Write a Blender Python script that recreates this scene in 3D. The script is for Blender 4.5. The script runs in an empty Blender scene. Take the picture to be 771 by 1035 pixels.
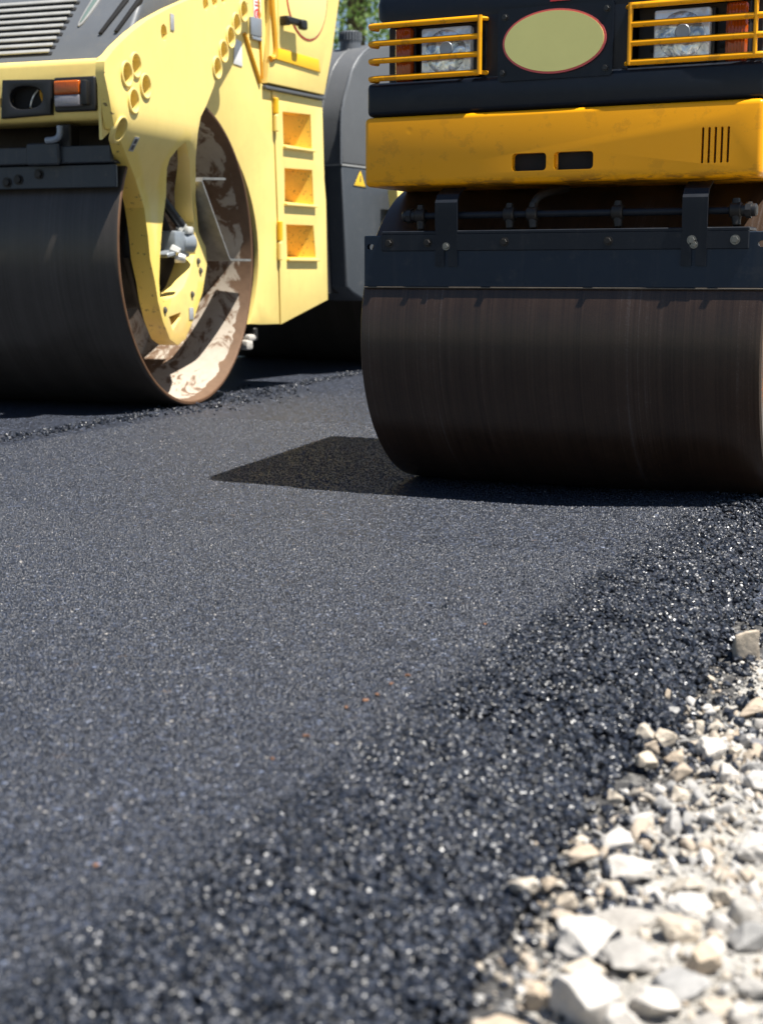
import bpy, bmesh, math, random
import numpy as np
from mathutils import Vector, Matrix, geometry, noise as mnoise

R = math.radians
sc = bpy.context.scene
COL = sc.collection
rng = np.random.default_rng(7)
random.seed(7)
CAM_H = 0.55
CAM_YAW = R(25)
LEFT_TURN = R(6.6)
PANEL_TURN = R(12.6)
SUN = Vector((0.442, -0.034, 1.0)).normalized()

# ------------------------------------------------------------------ materials
class NT:
    def __init__(s, name):
        s.m = bpy.data.materials.new(name); s.m.use_nodes = True
        s.t = s.m.node_tree; s.n = s.t.nodes; s.l = s.t.links
        s.p = s.n['Principled BSDF']
        s._co = None
    def co(s):
        if s._co is None: s._co = s.n.new('ShaderNodeTexCoord').outputs['Object']
        return s._co
    def set(s, inp, v):
        if hasattr(v, 'is_linked'): s.l.new(v, inp)
        else: inp.default_value = v
    def mapping(s, scale, vec=None):
        m = s.n.new('ShaderNodeMapping'); s.l.new(vec or s.co(), m.inputs['Vector'])
        m.inputs['Scale'].default_value = scale; return m.outputs['Vector']
    def noise(s, scale, detail=4, rough=.55, vec=None, dist=0):
        x = s.n.new('ShaderNodeTexNoise'); s.l.new(vec or s.co(), x.inputs['Vector'])
        x.inputs['Scale'].default_value = scale; x.inputs['Detail'].default_value = detail
        x.inputs['Roughness'].default_value = rough; x.inputs['Distortion'].default_value = dist
        return x.outputs['Fac']
    def voro(s, scale, feature='F1', vec=None, rnd=1):
        x = s.n.new('ShaderNodeTexVoronoi'); s.l.new(vec or s.co(), x.inputs['Vector'])
        x.feature = feature; x.inputs['Scale'].default_value = scale; x.inputs['Randomness'].default_value = rnd
        return x
    def ramp(s, fac, stops, interp='LINEAR'):
        x = s.n.new('ShaderNodeValToRGB'); s.l.new(fac, x.inputs['Fac'])
        cr = x.color_ramp; cr.interpolation = interp
        while len(cr.elements) < len(stops): cr.elements.new(.5)
        for e, (pos, c) in zip(cr.elements, stops):
            e.position = pos
            e.color = (c, c, c, 1) if isinstance(c, (int, float)) else (*c, 1)
        return x.outputs['Color']
    def mix(s, fac, a, b, mode='MIX'):
        x = s.n.new('ShaderNodeMix'); x.data_type = 'RGBA'; x.blend_type = mode
        s.set(x.inputs[0], fac)
        for inp, v in ((x.inputs[6], a), (x.inputs[7], b)):
            if hasattr(v, 'is_linked'): s.l.new(v, inp)
            else: inp.default_value = (*v, 1) if len(v) == 3 else v
        return x.outputs[2]
    def math(s, op, a, b=0., c=None):
        x = s.n.new('ShaderNodeMath'); x.operation = op
        s.set(x.inputs[0], a); s.set(x.inputs[1], b)
        if c is not None: s.set(x.inputs[2], c)
        return x.outputs[0]
    def vmath(s, op, a, b):
        x = s.n.new('ShaderNodeVectorMath'); x.operation = op
        s.set(x.inputs[0], a)
        if op == 'SCALE': s.set(x.inputs['Scale'], b)
        else: s.set(x.inputs[1], b)
        return x.outputs[0]
    def sep(s, v=None):
        x = s.n.new('ShaderNodeSeparateXYZ'); s.l.new(v or s.co(), x.inputs[0]); return x.outputs
    def bump(s, h, strength=.3, dist=.002, nrm=None):
        x = s.n.new('ShaderNodeBump'); s.l.new(h, x.inputs['Height'])
        x.inputs['Strength'].default_value = strength; x.inputs['Distance'].default_value = dist
        if nrm is not None: s.l.new(nrm, x.inputs['Normal'])
        s.l.new(x.outputs[0], s.p.inputs['Normal']); return x.outputs[0]
    def base(s, c):
        i = s.p.inputs['Base Color']
        if hasattr(c, 'is_linked'): s.l.new(c, i)
        else: i.default_value = (*c, 1)
        return s
    def rough(s, v): s.set(s.p.inputs['Roughness'], v); return s
    def metal(s, v): s.set(s.p.inputs['Metallic'], v); return s

def paint(name, c, dirt=(.30, .22, .12), dirt_amt=.35, rough=.38, chips=.0, scale=6, chipcol=(.03, .028, .025), var=.12):
    t = NT(name)
    n1 = t.noise(scale, 6, .6)
    col = t.mix(t.ramp(n1, [(.35, 0.), (.75, 1.)]), c, tuple(min(1, x * (1 - var)) for x in c))
    d = t.ramp(t.noise(scale * 2.3, 8, .7), [(.56, 0.), (.78, dirt_amt)])
    col = t.mix(d, col, dirt)
    # fine vertical run marks
    run = t.ramp(t.noise(1, 5, .6, t.mapping((40, 40, 2.5))), [(.55, 0.), (.8, dirt_amt * .5)])
    col = t.mix(run, col, dirt)
    if chips:
        g = t.n.new('ShaderNodeNewGeometry').outputs['Pointiness']
        edge = t.ramp(g, [(.53, 0.), (.60, 1.)])
        nn = t.ramp(t.noise(55, 6, .7), [(.54, 0.), (.58, 1.)])
        m1 = t.math('MULTIPLY', edge, nn)
        spots = t.ramp(t.noise(26, 8, .72), [(.735, 0.), (.75, 1.)])
        m = t.math('MULTIPLY', t.math('MAXIMUM', m1, t.math('MULTIPLY', spots, .7)), chips)
        col = t.mix(m, col, chipcol)
    t.base(col)
    t.rough(t.math('ADD', t.math('MULTIPLY', t.noise(scale * 5, 4), .25), rough - .12))
    t.bump(t.noise(scale * 9, 3), .05, .003)
    return t.m

def plain(name, c, rough=.5, metal=0., var=.25, scale=20, bump=.15):
    t = NT(name)
    n = t.noise(scale, 6, .65)
    t.base(t.mix(t.ramp(n, [(.3, 0.), (.75, 1.)]), c, tuple(x * (1 - var) for x in c)))
    t.rough(t.math('ADD', t.math('MULTIPLY', n, .2), rough - .1)); t.metal(metal)
    if bump: t.bump(t.noise(scale * 4, 4), bump, .002)
    return t.m

PALE = (.92, .70, .22)
AMBER = (.82, .345, .002)
M = {}
M['pale'] = paint('pale_yellow_paint', PALE, (.50, .33, .11), .24, .42, .0, 5)
M['pale_arm'] = None
M['amber_paint'] = None
def m_pocket():
    t = NT('pocket_bounce_orange')
    col = t.mix(t.ramp(t.noise(12, 6, .65), [(.5, 0.), (.75, .5)]), (.88, .52, .06), (.55, .26, .05))  # deeper orange base paints in the light bounced around inside the pockets
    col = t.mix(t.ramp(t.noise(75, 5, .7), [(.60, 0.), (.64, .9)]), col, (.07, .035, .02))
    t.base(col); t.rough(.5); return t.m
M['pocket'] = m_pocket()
M['orange_trim'] = plain('orange_rubber_trim', (.72, .34, .01), .5, 0, .2)
M['slate'] = paint('slate_grey_paint', (.105, .115, .13), (.2, .18, .15), .25, .5, 0, 7)
M['slate_light'] = plain('light_grey_fin', (.36, .36, .35), .5, 0, .3)
M['tank'] = paint('dark_grey_plastic', (.10, .105, .112), (.17, .16, .15), .30, .5, 0, 9)
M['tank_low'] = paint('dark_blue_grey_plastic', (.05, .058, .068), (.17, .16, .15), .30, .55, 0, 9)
M['navy'] = paint('navy_black_paint', (.005, .008, .015), (.035, .035, .04), .2, .36, 0, 12)
M['navy'].node_tree.nodes['Principled BSDF'].inputs['Specular IOR Level'].default_value = .28
M['blade'] = paint('worn_blue_steel', (.0065, .0155, .031), (.09, .08, .07), .25, .42, 0, 10)
M['dirty_blade'] = paint('dirty_grey_blue_steel', (.026, .033, .042), (.115, .10, .085), .6, .45, 0, 8)
M['strap'] = paint('black_blue_steel', (.006, .009, .015), (.06, .055, .05), .30, .5, 0, 14)
for k_ in ('strap', 'blade'): M[k_].node_tree.nodes['Principled BSDF'].inputs['Specular IOR Level'].default_value = .3
M['black'] = plain('black_plastic', (.012, .012, .013), .45)
M['cavity'] = plain('dark_cavity', (.006, .006, .007), .8)
M['dark_steel'] = plain('dark_greasy_steel', (.022, .019, .017), .5, .3, .4)
M['rust'] = plain('rusty_edge_steel', (.15, .075, .035), .6, .2, .4)
M['bolt'] = plain('zinc_bolt', (.20, .195, .18), .35, .8, .3)
M['motor'] = plain('grey_motor_casting', (.30, .33, .36), .4, .3, .3)
M['white_fit'] = plain('pale_zinc_fitting', (.72, .71, .66), .35, .3, .2)
M['sticker_white'] = plain('white_sticker', (.78, .78, .76), .5, 0, .08, 12, 0)
M['sticker_grey'] = plain('grey_sticker', (.42, .43, .44), .5, 0, .35, 90, 0)
M['sticker_dark'] = plain('sticker_print', (.05, .05, .06), .5, 0, .1, 12, 0)
M['red'] = plain('sign_red', (.70, .035, .05), .45, 0, .1, 12, 0)
M['badge'] = plain('pale_green_yellow_badge', (.82, .76, .27), .5, 0, .08, 6, 0)
M['badge_left'] = plain('pale_lemon_badge', (.90, .82, .30), .5, 0, .04, 6, 0)
M['pink'] = plain('badge_pink_rim', (.62, .10, .10), .5, 0, .1, 6, 0)
M['stripe'] = plain('orange_yellow_band', (.88, .50, .01), .45, 0, .1, 8, 0)
M['triangle'] = plain('warning_yellow', (.85, .52, .02), .45, 0, .1, 8, 0)
M['lens_grey'] = plain('grey_metal_latch', (.27, .30, .34), .35, .2, .2)

def m_amber_paint():
    t = NT('amber_yellow_paint')
    n1 = t.noise(4, 6, .6)
    col = t.mix(t.ramp(n1, [(.3, 0.), (.75, 1.)]), AMBER, (.81, .338, .002))
    sc_ = t.ramp(t.noise(1, 6, .7, t.mapping((9, 9, 60)), .6), [(.68, 0.), (.74, 1.)])
    blot = t.ramp(t.noise(7, 5, .6), [(.5, 0.), (.62, 1.)])
    col = t.mix(t.math('MULTIPLY', t.math('MULTIPLY', sc_, blot), .10), col, (.25, .12, .03))
    g = t.n.new('ShaderNodeNewGeometry').outputs['Pointiness']
    e = t.math('MULTIPLY', t.ramp(g, [(.52, 0.), (.58, 1.)]), t.ramp(t.noise(18, 6, .7), [(.55, 0.), (.6, 1.)]))
    col = t.mix(t.math('MULTIPLY', e, .35), col, (.05, .03, .015))
    pz = t.sep()[2]
    nick = t.ramp(t.noise(70, 5, .7), [(.715, 0.), (.73, .85)])
    scuff = t.math('MULTIPLY', t.ramp(t.math('SUBTRACT', pz, .752), [(.0, 1.), (.022, 0.)]), t.ramp(t.noise(1, 5, .7, t.mapping((14, 14, 60))), [(.47, 0.), (.55, .9)]))
    scuff = t.math('MULTIPLY', scuff, t.math('LESS_THAN', pz, .80))
    scuff = t.math('MULTIPLY', scuff, t.math('GREATER_THAN', pz, .735))
    col = t.mix(nick, col, t.mix(t.noise(12), (.05, .03, .015), (.55, .42, .20)))
    col = t.mix(scuff, col, (.022, .017, .012))
    dust = t.ramp(t.noise(3.2, 6, .65), [(.50, 0.), (.8, .05)])
    col = t.mix(dust, col, (.52, .31, .08))
    t.base(col); t.rough(t.math('ADD', t.math('MULTIPLY', t.noise(30, 4), .2), .22))
    dents = t.voro(17)
    d2 = t.ramp(dents.outputs['Distance'], [(.0, 0.), (.16, 1.)])
    cell = t.sep(t.voro(17).outputs['Color'])
    mask = t.math('GREATER_THAN', cell[0], .80)
    h = t.math('ADD', t.math('MULTIPLY', t.math('MULTIPLY', t.math('SUBTRACT', d2, 1.), mask), .8), t.math('MULTIPLY', t.noise(6, 2), .9))
    t.p.inputs['Specular IOR Level'].default_value = .3
    t.bump(h, .12, .004); return t.m
M['amber_paint'] = m_amber_paint()

def m_arm():
    t = NT('pale_yellow_worn_paint')
    w = t.n.new('ShaderNodeAttribute'); w.attribute_name = 'wear'; w = w.outputs['Fac']
    p = t.sep()
    n1 = t.noise(5, 6, .6)
    col = t.mix(t.ramp(n1, [(.35, 0.), (.75, 1.)]), PALE, tuple(x * .92 for x in PALE))
    # stronger yellow touch-up paint sprayed round the opening
    spray = t.math('MULTIPLY', t.ramp(t.math('ADD', w, t.math('MULTIPLY', t.noise(7, 4), .8)), [(.70, 0.), (.97, .45)]), t.ramp(t.math('MULTIPLY', p[2], .5), [(.45, 1.), (.60, .15)]))
    col = t.mix(spray, col, (.88, .64, .05))
    run = t.ramp(t.noise(1, 5, .6, t.mapping((30, 30, 2.5))), [(.55, 0.), (.8, .15)])
    col = t.mix(run, col, (.62, .40, .08))
    chip = t.ramp(t.math('ADD', t.math('MULTIPLY', w, .20), t.math('MULTIPLY', t.noise(34, 7, .72), .8)), [(.685, 0.), (.70, .85)])
    col = t.mix(chip, col, t.mix(t.noise(20), (.035, .03, .026), (.16, .08, .03)))
    low = t.math('MULTIPLY', t.ramp(t.math('ADD', t.math('MULTIPLY', p[2], 1.), t.math('MULTIPLY', t.noise(9, 5), .3)), [(.42, .55), (.60, 0.)]), 1.)
    col = t.mix(low, col, (.55, .33, .14))
    t.base(col); t.rough(t.math('ADD', t.math('MULTIPLY', t.noise(25, 4), .25), .30)); t.bump(t.noise(45, 3), .05, .003)
    return t.m
M['pale_arm'] = m_arm()

def m_drum(name, a, b, hi, seed=0.):
    t = NT(name)
    v = t.mapping((1, .004, .004)); 
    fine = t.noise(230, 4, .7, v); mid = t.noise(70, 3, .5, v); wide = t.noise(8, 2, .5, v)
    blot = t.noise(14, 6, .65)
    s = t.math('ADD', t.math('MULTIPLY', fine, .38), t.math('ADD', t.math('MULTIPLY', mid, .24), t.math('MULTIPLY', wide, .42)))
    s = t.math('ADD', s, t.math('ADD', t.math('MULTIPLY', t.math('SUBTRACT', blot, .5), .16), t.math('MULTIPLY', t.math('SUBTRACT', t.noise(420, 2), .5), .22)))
    col = t.ramp(s, [(.39, a), (.59, b), (.86, hi)])  # palest stop paints the steel's sheen into the streak colour
    t.base(col); t.metal(.0); t.p.inputs['Specular IOR Level'].default_value = .45; t.rough(t.math('ADD', t.math('MULTIPLY', mid, .2), .24))
    g = t.math('ADD', t.math('MULTIPLY', fine, .6), t.math('MULTIPLY', t.noise(300, 2), .5))
    t.bump(g, .25, .001); return t.m
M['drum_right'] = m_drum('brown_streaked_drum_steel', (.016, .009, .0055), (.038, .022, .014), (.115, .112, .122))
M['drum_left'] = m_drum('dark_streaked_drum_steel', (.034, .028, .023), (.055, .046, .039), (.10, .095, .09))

def m_inner():
    t = NT('dusty_rusty_drum_inside')
    n = t.noise(5.0, 9, .70, None, 1.1)
    p = t.sep()
    mask = t.ramp(n, [(.45, 0.), (.50, 1.)])
    edge = t.ramp(t.math('ADD', p[0], t.math('MULTIPLY', t.noise(9, 5), .06)), [(.0, 1.), (1., 1.)])
    rust = t.mix(t.noise(20, 5), (.10, .055, .03), (.20, .12, .07))
    dust = t.mix(t.noise(30, 6), (.37, .31, .245), (.49, .43, .355))
    near = t.math('GREATER_THAN', t.math('ADD', p[0], t.math('MULTIPLY', t.noise(10, 5), .09)), -.005)
    m2 = t.math('MULTIPLY', mask, t.math('SUBTRACT', 1., near))
    t.base(t.mix(m2, rust, dust)); t.rough(.75); t.bump(t.noise(60, 5), .3, .003); return t.m
M['inner'] = m_inner()

def m_glass_lamp(name, c, trans=.0):
    t = NT(name)
    s = t.sep()
    rib = t.n.new('ShaderNodeTexWave'); rib.bands_direction = 'X'; rib.inputs['Scale'].default_value = 45
    t.l.new(t.co(), rib.inputs['Vector']); rib.inputs['Distortion'].default_value = 1.5
    t.base(c); t.rough(.08); t.p.inputs['Transmission Weight'].default_value = trans
    t.p.inputs['IOR'].default_value = 1.45
    t.bump(t.math('ADD', rib.outputs['Fac'], t.noise(40, 2)), .35, .004); return t.m
M['glass'] = m_glass_lamp('ribbed_headlight_glass', (.97, .98, .99), .93)
M['amber_lens'] = m_glass_lamp('amber_lens', (.42, .07, .006), .15)
M['amber_lens_bright'] = m_glass_lamp('bright_amber_lens', (.55, .11, .012), .2)
M['clear_lens'] = m_glass_lamp('clear_ribbed_lens', (.36, .34, .37), .25)
tt = NT('silver_reflector'); tt.base((.86, .87, .88)); tt.metal(.45); tt.rough(.22); tt.bump(tt.noise(18, 3), .5, .01); M['mirror'] = tt.m
def m_lamp(name, a, b, metal):
    t = NT(name); n = t.noise(26, 4, .6, None, 1.2)
    v = t.voro(60, 'F1', t.mapping((1, .2, .55)))
    col = t.mix(t.ramp(n, [(.42, 0.), (.60, 1.)]), a, b)
    t.base(col); t.metal(metal); t.rough(.12)
    t.bump(t.math('ADD', v.outputs['Distance'], t.math('MULTIPLY', n, 1.5)), .5, .004); return t.m
M['lamp_glass'] = m_lamp('pale_ribbed_lamp_glass', (.62, .66, .70), (.86, .89, .92), .25)
M['lamp_disc'] = m_lamp('round_lamp_reflector', (.30, .33, .36), (.92, .94, .96), .55)

def facet_normal(t, vor, amount):
    g = t.n.new('ShaderNodeNewGeometry').outputs['Normal']
    c = t.vmath('SUBTRACT', vor.outputs['Color'], (.5, .5, .5))
    v = t.vmath('ADD', g, t.vmath('SCALE', c, amount))
    return t.vmath('NORMALIZE', v, (0, 0, 0))

def m_asphalt():
    t = NT('fresh_asphalt')
    co = t.co()
    warp = t.n.new('ShaderNodeTexNoise'); t.l.new(co, warp.inputs['Vector']); warp.inputs['Scale'].default_value = 240; warp.inputs['Detail'].default_value = 1
    wv = t.vmath('ADD', co, t.vmath('SCALE', t.vmath('SUBTRACT', warp.outputs['Color'], (.5, .5, .5)), .004))
    v1 = t.voro(190, 'F1', wv); v2 = t.voro(95, 'F1', wv)
    c1 = t.sep(v1.outputs['Color']); c2 = t.sep(v2.outputs['Color'])
    big = t.noise(1.3, 5, .6); patch = t.noise(9, 5, .6)
    tone = t.ramp(c1[0], [(0., .012), (.5, .030), (.85, .060), (.97, .13), (1., .26)])
    tone = t.mix(t.ramp(c2[1], [(.90, 0.), (.93, .7)]), tone, (.085, .088, .095))
    tone = t.mix(t.ramp(c2[2], [(.9965, 0.), (.998, .8)]), tone, (.26, .17, .10))
    col = t.mix(1., tone, t.ramp(t.math('ADD', t.math('MULTIPLY', big, .6), t.math('MULTIPLY', patch, .4)), [(.3, (.48, .58, .86)), (.7, (.62, .73, 1.02))]), 'MULTIPLY')  # blue multiply paints the sky's reflection into the asphalt colour
    t.base(col)
    t.rough(t.ramp(c1[1], [(0., .30), (1., .62)]))
    h = t.math('SUBTRACT', 1., t.math('ADD', t.math('MULTIPLY', v1.outputs['Distance'], .7), t.math('MULTIPLY', v2.outputs['Distance'], .6)))
    t.bump(h, .75, .004, facet_normal(t, v1, .75))
    return t.m
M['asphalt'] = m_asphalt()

def m_grain():
    t = NT('loose_asphalt_grains')
    v1 = t.voro(170); c = t.sep(v1.outputs['Color'])
    n = t.noise(45, 4)
    t.base(t.mix(t.ramp(c[0], [(.2, 0.), (.97, 1.)]), (.0045, .006, .0095), (.024, .030, .046)))
    t.rough(t.ramp(c[1], [(0., .27), (1., .60)]))
    t.bump(t.math('ADD', v1.outputs['Distance'], n), .6, .003, facet_normal(t, v1, .4)); return t.m
M['grain'] = m_grain()

def m_aggregate():
    t = NT('rolled_aggregate')
    r = t.n.new('ShaderNodeNewGeometry').outputs['Random Per Island']
    c = t.ramp(r, [(0., (.0075, .0098, .0165)), (.5, (.0135, .0175, .0285)), (.88, (.020, .0255, .040)), (.985, (.042, .050, .070)), (1., (.22, .205, .19))])  # bluish stops carry the painted sky reflection on to the aggregate
    t.base(c); t.rough(t.ramp(t.noise(150, 2), [(.3, .28), (.7, .6)])); t.bump(t.noise(700, 2), .4, .001); return t.m
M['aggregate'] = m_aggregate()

def m_verge():
    t = NT('dusty_gravel_bed')
    n = t.noise(22, 8, .7); n2 = t.noise(5, 5)
    v = t.voro(120); c = t.sep(v.outputs['Color'])
    col = t.mix(t.ramp(n, [(.35, 0.), (.65, 1.)]), (.205, .195, .178), (.375, .36, .33))
    col = t.mix(t.ramp(c[0], [(.6, 0.), (1., .5)]), col, (.45, .425, .385))
    p = t.sep()
    tar = t.math('ADD', t.math('MULTIPLY', n, .22), t.math('MULTIPLY', n2, .10))
    tarm = t.math('LESS_THAN', t.math('ADD', p[0], tar), -.185)
    tarm = t.math('MULTIPLY', tarm, t.ramp(t.noise(70, 5, .7), [(.32, .35), (.5, 1.)]))
    t.base(t.mix(tarm, col, (.035, .034, .034))); t.rough(.85)
    t.bump(t.math('ADD', n, t.math('MULTIPLY', v.outputs['Distance'], -.6)), .8, .006); return t.m
M['verge'] = m_verge()

def m_ground():
    t = NT('dry_verge_earth')
    n = t.noise(.6, 8, .65); n2 = t.noise(14, 6, .7)
    col = t.mix(t.ramp(n, [(.4, 0.), (.6, 1.)]), (.26, .22, .16), (.10, .13, .045))
    t.base(t.mix(t.math('MULTIPLY', n2, .5), col, (.36, .32, .25))); t.rough(.9); t.bump(n2, .6, .02); return t.m
M['ground'] = m_ground()

def m_stone(name, a, b, spot, spot_amt=.5):
    t = NT(name)
    n = t.noise(28, 7, .68); n2 = t.noise(90, 5, .7)
    oi = t.n.new('ShaderNodeObjectInfo').outputs['Random']
    col = t.mix(t.ramp(n, [(.35, 0.), (.65, 1.)]), a, b)
    col = t.mix(t.ramp(t.noise(60, 5, .7), [(.6, 0.), (.68, spot_amt)]), col, spot)
    col = t.mix(1., col, t.ramp(oi, [(0., (.88, .88, .90)), (1., (1.05, 1.0, .95))]), 'MULTIPLY')
    t.base(col); t.rough(.8); t.bump(t.math('ADD', n, t.math('MULTIPLY', n2, .5)), .7, .003); return t.m
M['cream'] = m_stone('cream_limestone', (.41, .36, .285), (.505, .455, .38), (.36, .27, .18), .5)
M['white_stone'] = m_stone('white_limestone', (.44, .425, .395), (.535, .515, .48), (.44, .38, .30), .4)
M['grey_stone'] = m_stone('grey_limestone', (.27, .265, .25), (.40, .39, .37), (.24, .23, .215), .5)
M['tan_stone'] = m_stone('tan_limestone', (.37, .305, .23), (.47, .40, .315), (.31, .22, .14), .5)
M['slate_stone'] = m_stone('dark_grey_stone', (.13, .13, .14), (.22, .22, .23), (.4, .38, .34), .4)
M['tarry_stone'] = m_stone('tar_stained_limestone', (.42, .36, .28), (.50, .44, .36), (.02, .02, .02), .9)
M['chip'] = plain('reddish_stone', (.22, .105, .055), .7)

def m_leaf(name, a, b):
    t = NT(name)
    oi = t.n.new('ShaderNodeNewGeometry').outputs['Random Per Island']
    t.base(t.mix(oi, a, b)); t.rough(.5)
    t.p.inputs['Transmission Weight'].default_value = 0
    tr = t.n.new('ShaderNodeBsdfTranslucent'); t.l.new(t.mix(oi, tuple(x*1.3 for x in a), tuple(x*1.3 for x in b)), tr.inputs['Color'])
    mx = t.n.new('ShaderNodeMixShader'); mx.inputs[0].default_value = .35
    t.l.new(t.p.outputs[0], mx.inputs[1]); t.l.new(tr.outputs[0], mx.inputs[2])
    t.l.new(mx.outputs[0], t.n['Material Output'].inputs['Surface']); return t.m
M['leaf'] = m_leaf('green_leaves', (.07, .14, .028), (.17, .25, .06))
M['bark'] = plain('grey_brown_bark', (.12, .09, .06), .9, 0, .4, 12, .6)

# ------------------------------------------------------------------ helpers
def link(o, parent=None):
    COL.objects.link(o)
    if parent is not None: o.parent = parent
    return o

def tag(o, label=None, cat=None, group=None, kind=None):
    for k, v in (('label', label), ('category', cat), ('group', group), ('kind', kind)):
        if v: o[k] = v
    return o

def empty(name, loc, rz=0.):
    o = bpy.data.objects.new(name, None); o.empty_display_size = .2
    o.location = loc; o.rotation_euler = (0, 0, rz); return link(o)

def finish(name, bm, mat, parent=None, smooth=True, angle=35):
    me = bpy.data.meshes.new(name)
    bmesh.ops.recalc_face_normals(bm, faces=bm.faces[:])
    bm.to_mesh(me); bm.free()
    return mesh_obj(name, me, mat, parent, smooth, angle)

def mesh_obj(name, me, mat, parent=None, smooth=True, angle=35):
    for mt in (mat if isinstance(mat, (list, tuple)) else [mat]): me.materials.append(mt)
    if smooth:
        me.shade_smooth(); me.set_sharp_from_angle(angle=R(angle))
    return link(bpy.data.objects.new(name, me), parent)

def box(bm, x0, x1, y0, y1, z0, z1, bev=.0, seg=2, mat=0, T=None):
    r = bmesh.ops.create_cube(bm, size=1)
    vs = r['verts']
    for v in vs:
        v.co = Vector(((x0 + x1) / 2 + v.co.x * (x1 - x0), (y0 + y1) / 2 + v.co.y * (y1 - y0), (z0 + z1) / 2 + v.co.z * (z1 - z0)))
    fs = list({f for v in vs for f in v.link_faces})
    for f in fs: f.material_index = mat
    if bev:
        es = list({e for v in vs for e in v.link_edges})
        rr = bmesh.ops.bevel(bm, geom=es, offset=bev, segments=seg, profile=.5, affect='EDGES')
        vs = list({v for f in rr['faces'] for v in f.verts} | {v for v in vs if v.is_valid})
        for f in rr['faces']: f.material_index = mat
    if T is not None:
        for v in vs: v.co = T @ v.co
    return vs

def cyl(bm, p0, p1, r0, r1=None, n=16, caps=True, bev=0.):
    r1 = r0 if r1 is None else r1
    p0, p1 = Vector(p0), Vector(p1); d = (p1 - p0); L = d.length; d.normalize()
    q = Vector((0, 0, 1)).rotation_difference(d).to_matrix().to_4x4()
    prof = [(0, r0), (L, r1)]
    if bev: prof = [(0, r0 - bev), (bev, r0), (L - bev, r1), (L, r1 - bev)]
    rings = []
    for (h, r) in prof:
        rings.append([bm.verts.new(Matrix.Translation(p0) @ (q @ Vector((r * math.cos(2 * math.pi * i / n), r * math.sin(2 * math.pi * i / n), h)))) for i in range(n)])
    for a, b in zip(rings, rings[1:]):
        for i in range(n): bm.faces.new((a[i], a[(i + 1) % n], b[(i + 1) % n], b[i]))
    if caps: bm.faces.new(rings[0][::-1]); bm.faces.new(rings[-1])

def hexbolt(bm, p, d, r=.012, h=.01, washer=True):
    p = Vector(p); d = Vector(d).normalized()
    if washer: cyl(bm, p, p + d * h * .25, r * 1.35, n=16)
    cyl(bm, p + d * h * .25 * washer, p + d * h, r, n=6, bev=r * .12)

def tube(bm, pts, r, n=10, smooth_iter=0):
    pts = [Vector(p) for p in pts]
    for _ in range(smooth_iter):
        q = [pts[0]]
        for a, b in zip(pts, pts[1:]): q += [a * .75 + b * .25, a * .25 + b * .75]
        pts = q + [pts[-1]]
    rings = []; up = Vector((.123, .31, .94)).normalized()
    for i, p in enumerate(pts):
        d = (pts[min(i + 1, len(pts) - 1)] - pts[max(i - 1, 0)]).normalized()
        s = d.cross(up).normalized(); u = s.cross(d)
        rings.append([bm.verts.new(p + (s * math.cos(2 * math.pi * k / n) + u * math.sin(2 * math.pi * k / n)) * r) for k in range(n)])
    for a, b in zip(rings, rings[1:]):
        for i in range(n): bm.faces.new((a[i], a[(i + 1) % n], b[(i + 1) % n], b[i]))
    bm.faces.new(rings[0][::-1]); bm.faces.new(rings[-1])

def round_poly(pts, it=2):
    for _ in range(it):
        q = []
        for i in range(len(pts)):
            a, b = pts[i], pts[(i + 1) % len(pts)]
            q.append((a[0] * .75 + b[0] * .25, a[1] * .75 + b[1] * .25)); q.append((a[0] * .25 + b[0] * .75, a[1] * .25 + b[1] * .75))
        pts = q
    return pts

def ellipse(u, v, a, b, n=32):
    return [(u + a * math.cos(2 * math.pi * i / n), v + b * math.sin(2 * math.pi * i / n)) for i in range(n)]

def in_poly(x, y, poly):
    c = False; n = len(poly)
    for i in range(n):
        x0, y0 = poly[i]; x1, y1 = poly[i - 1]
        if (y0 > y) != (y1 > y) and x < (x1 - x0) * (y - y0) / (y1 - y0) + x0: c = not c
    return c

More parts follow.
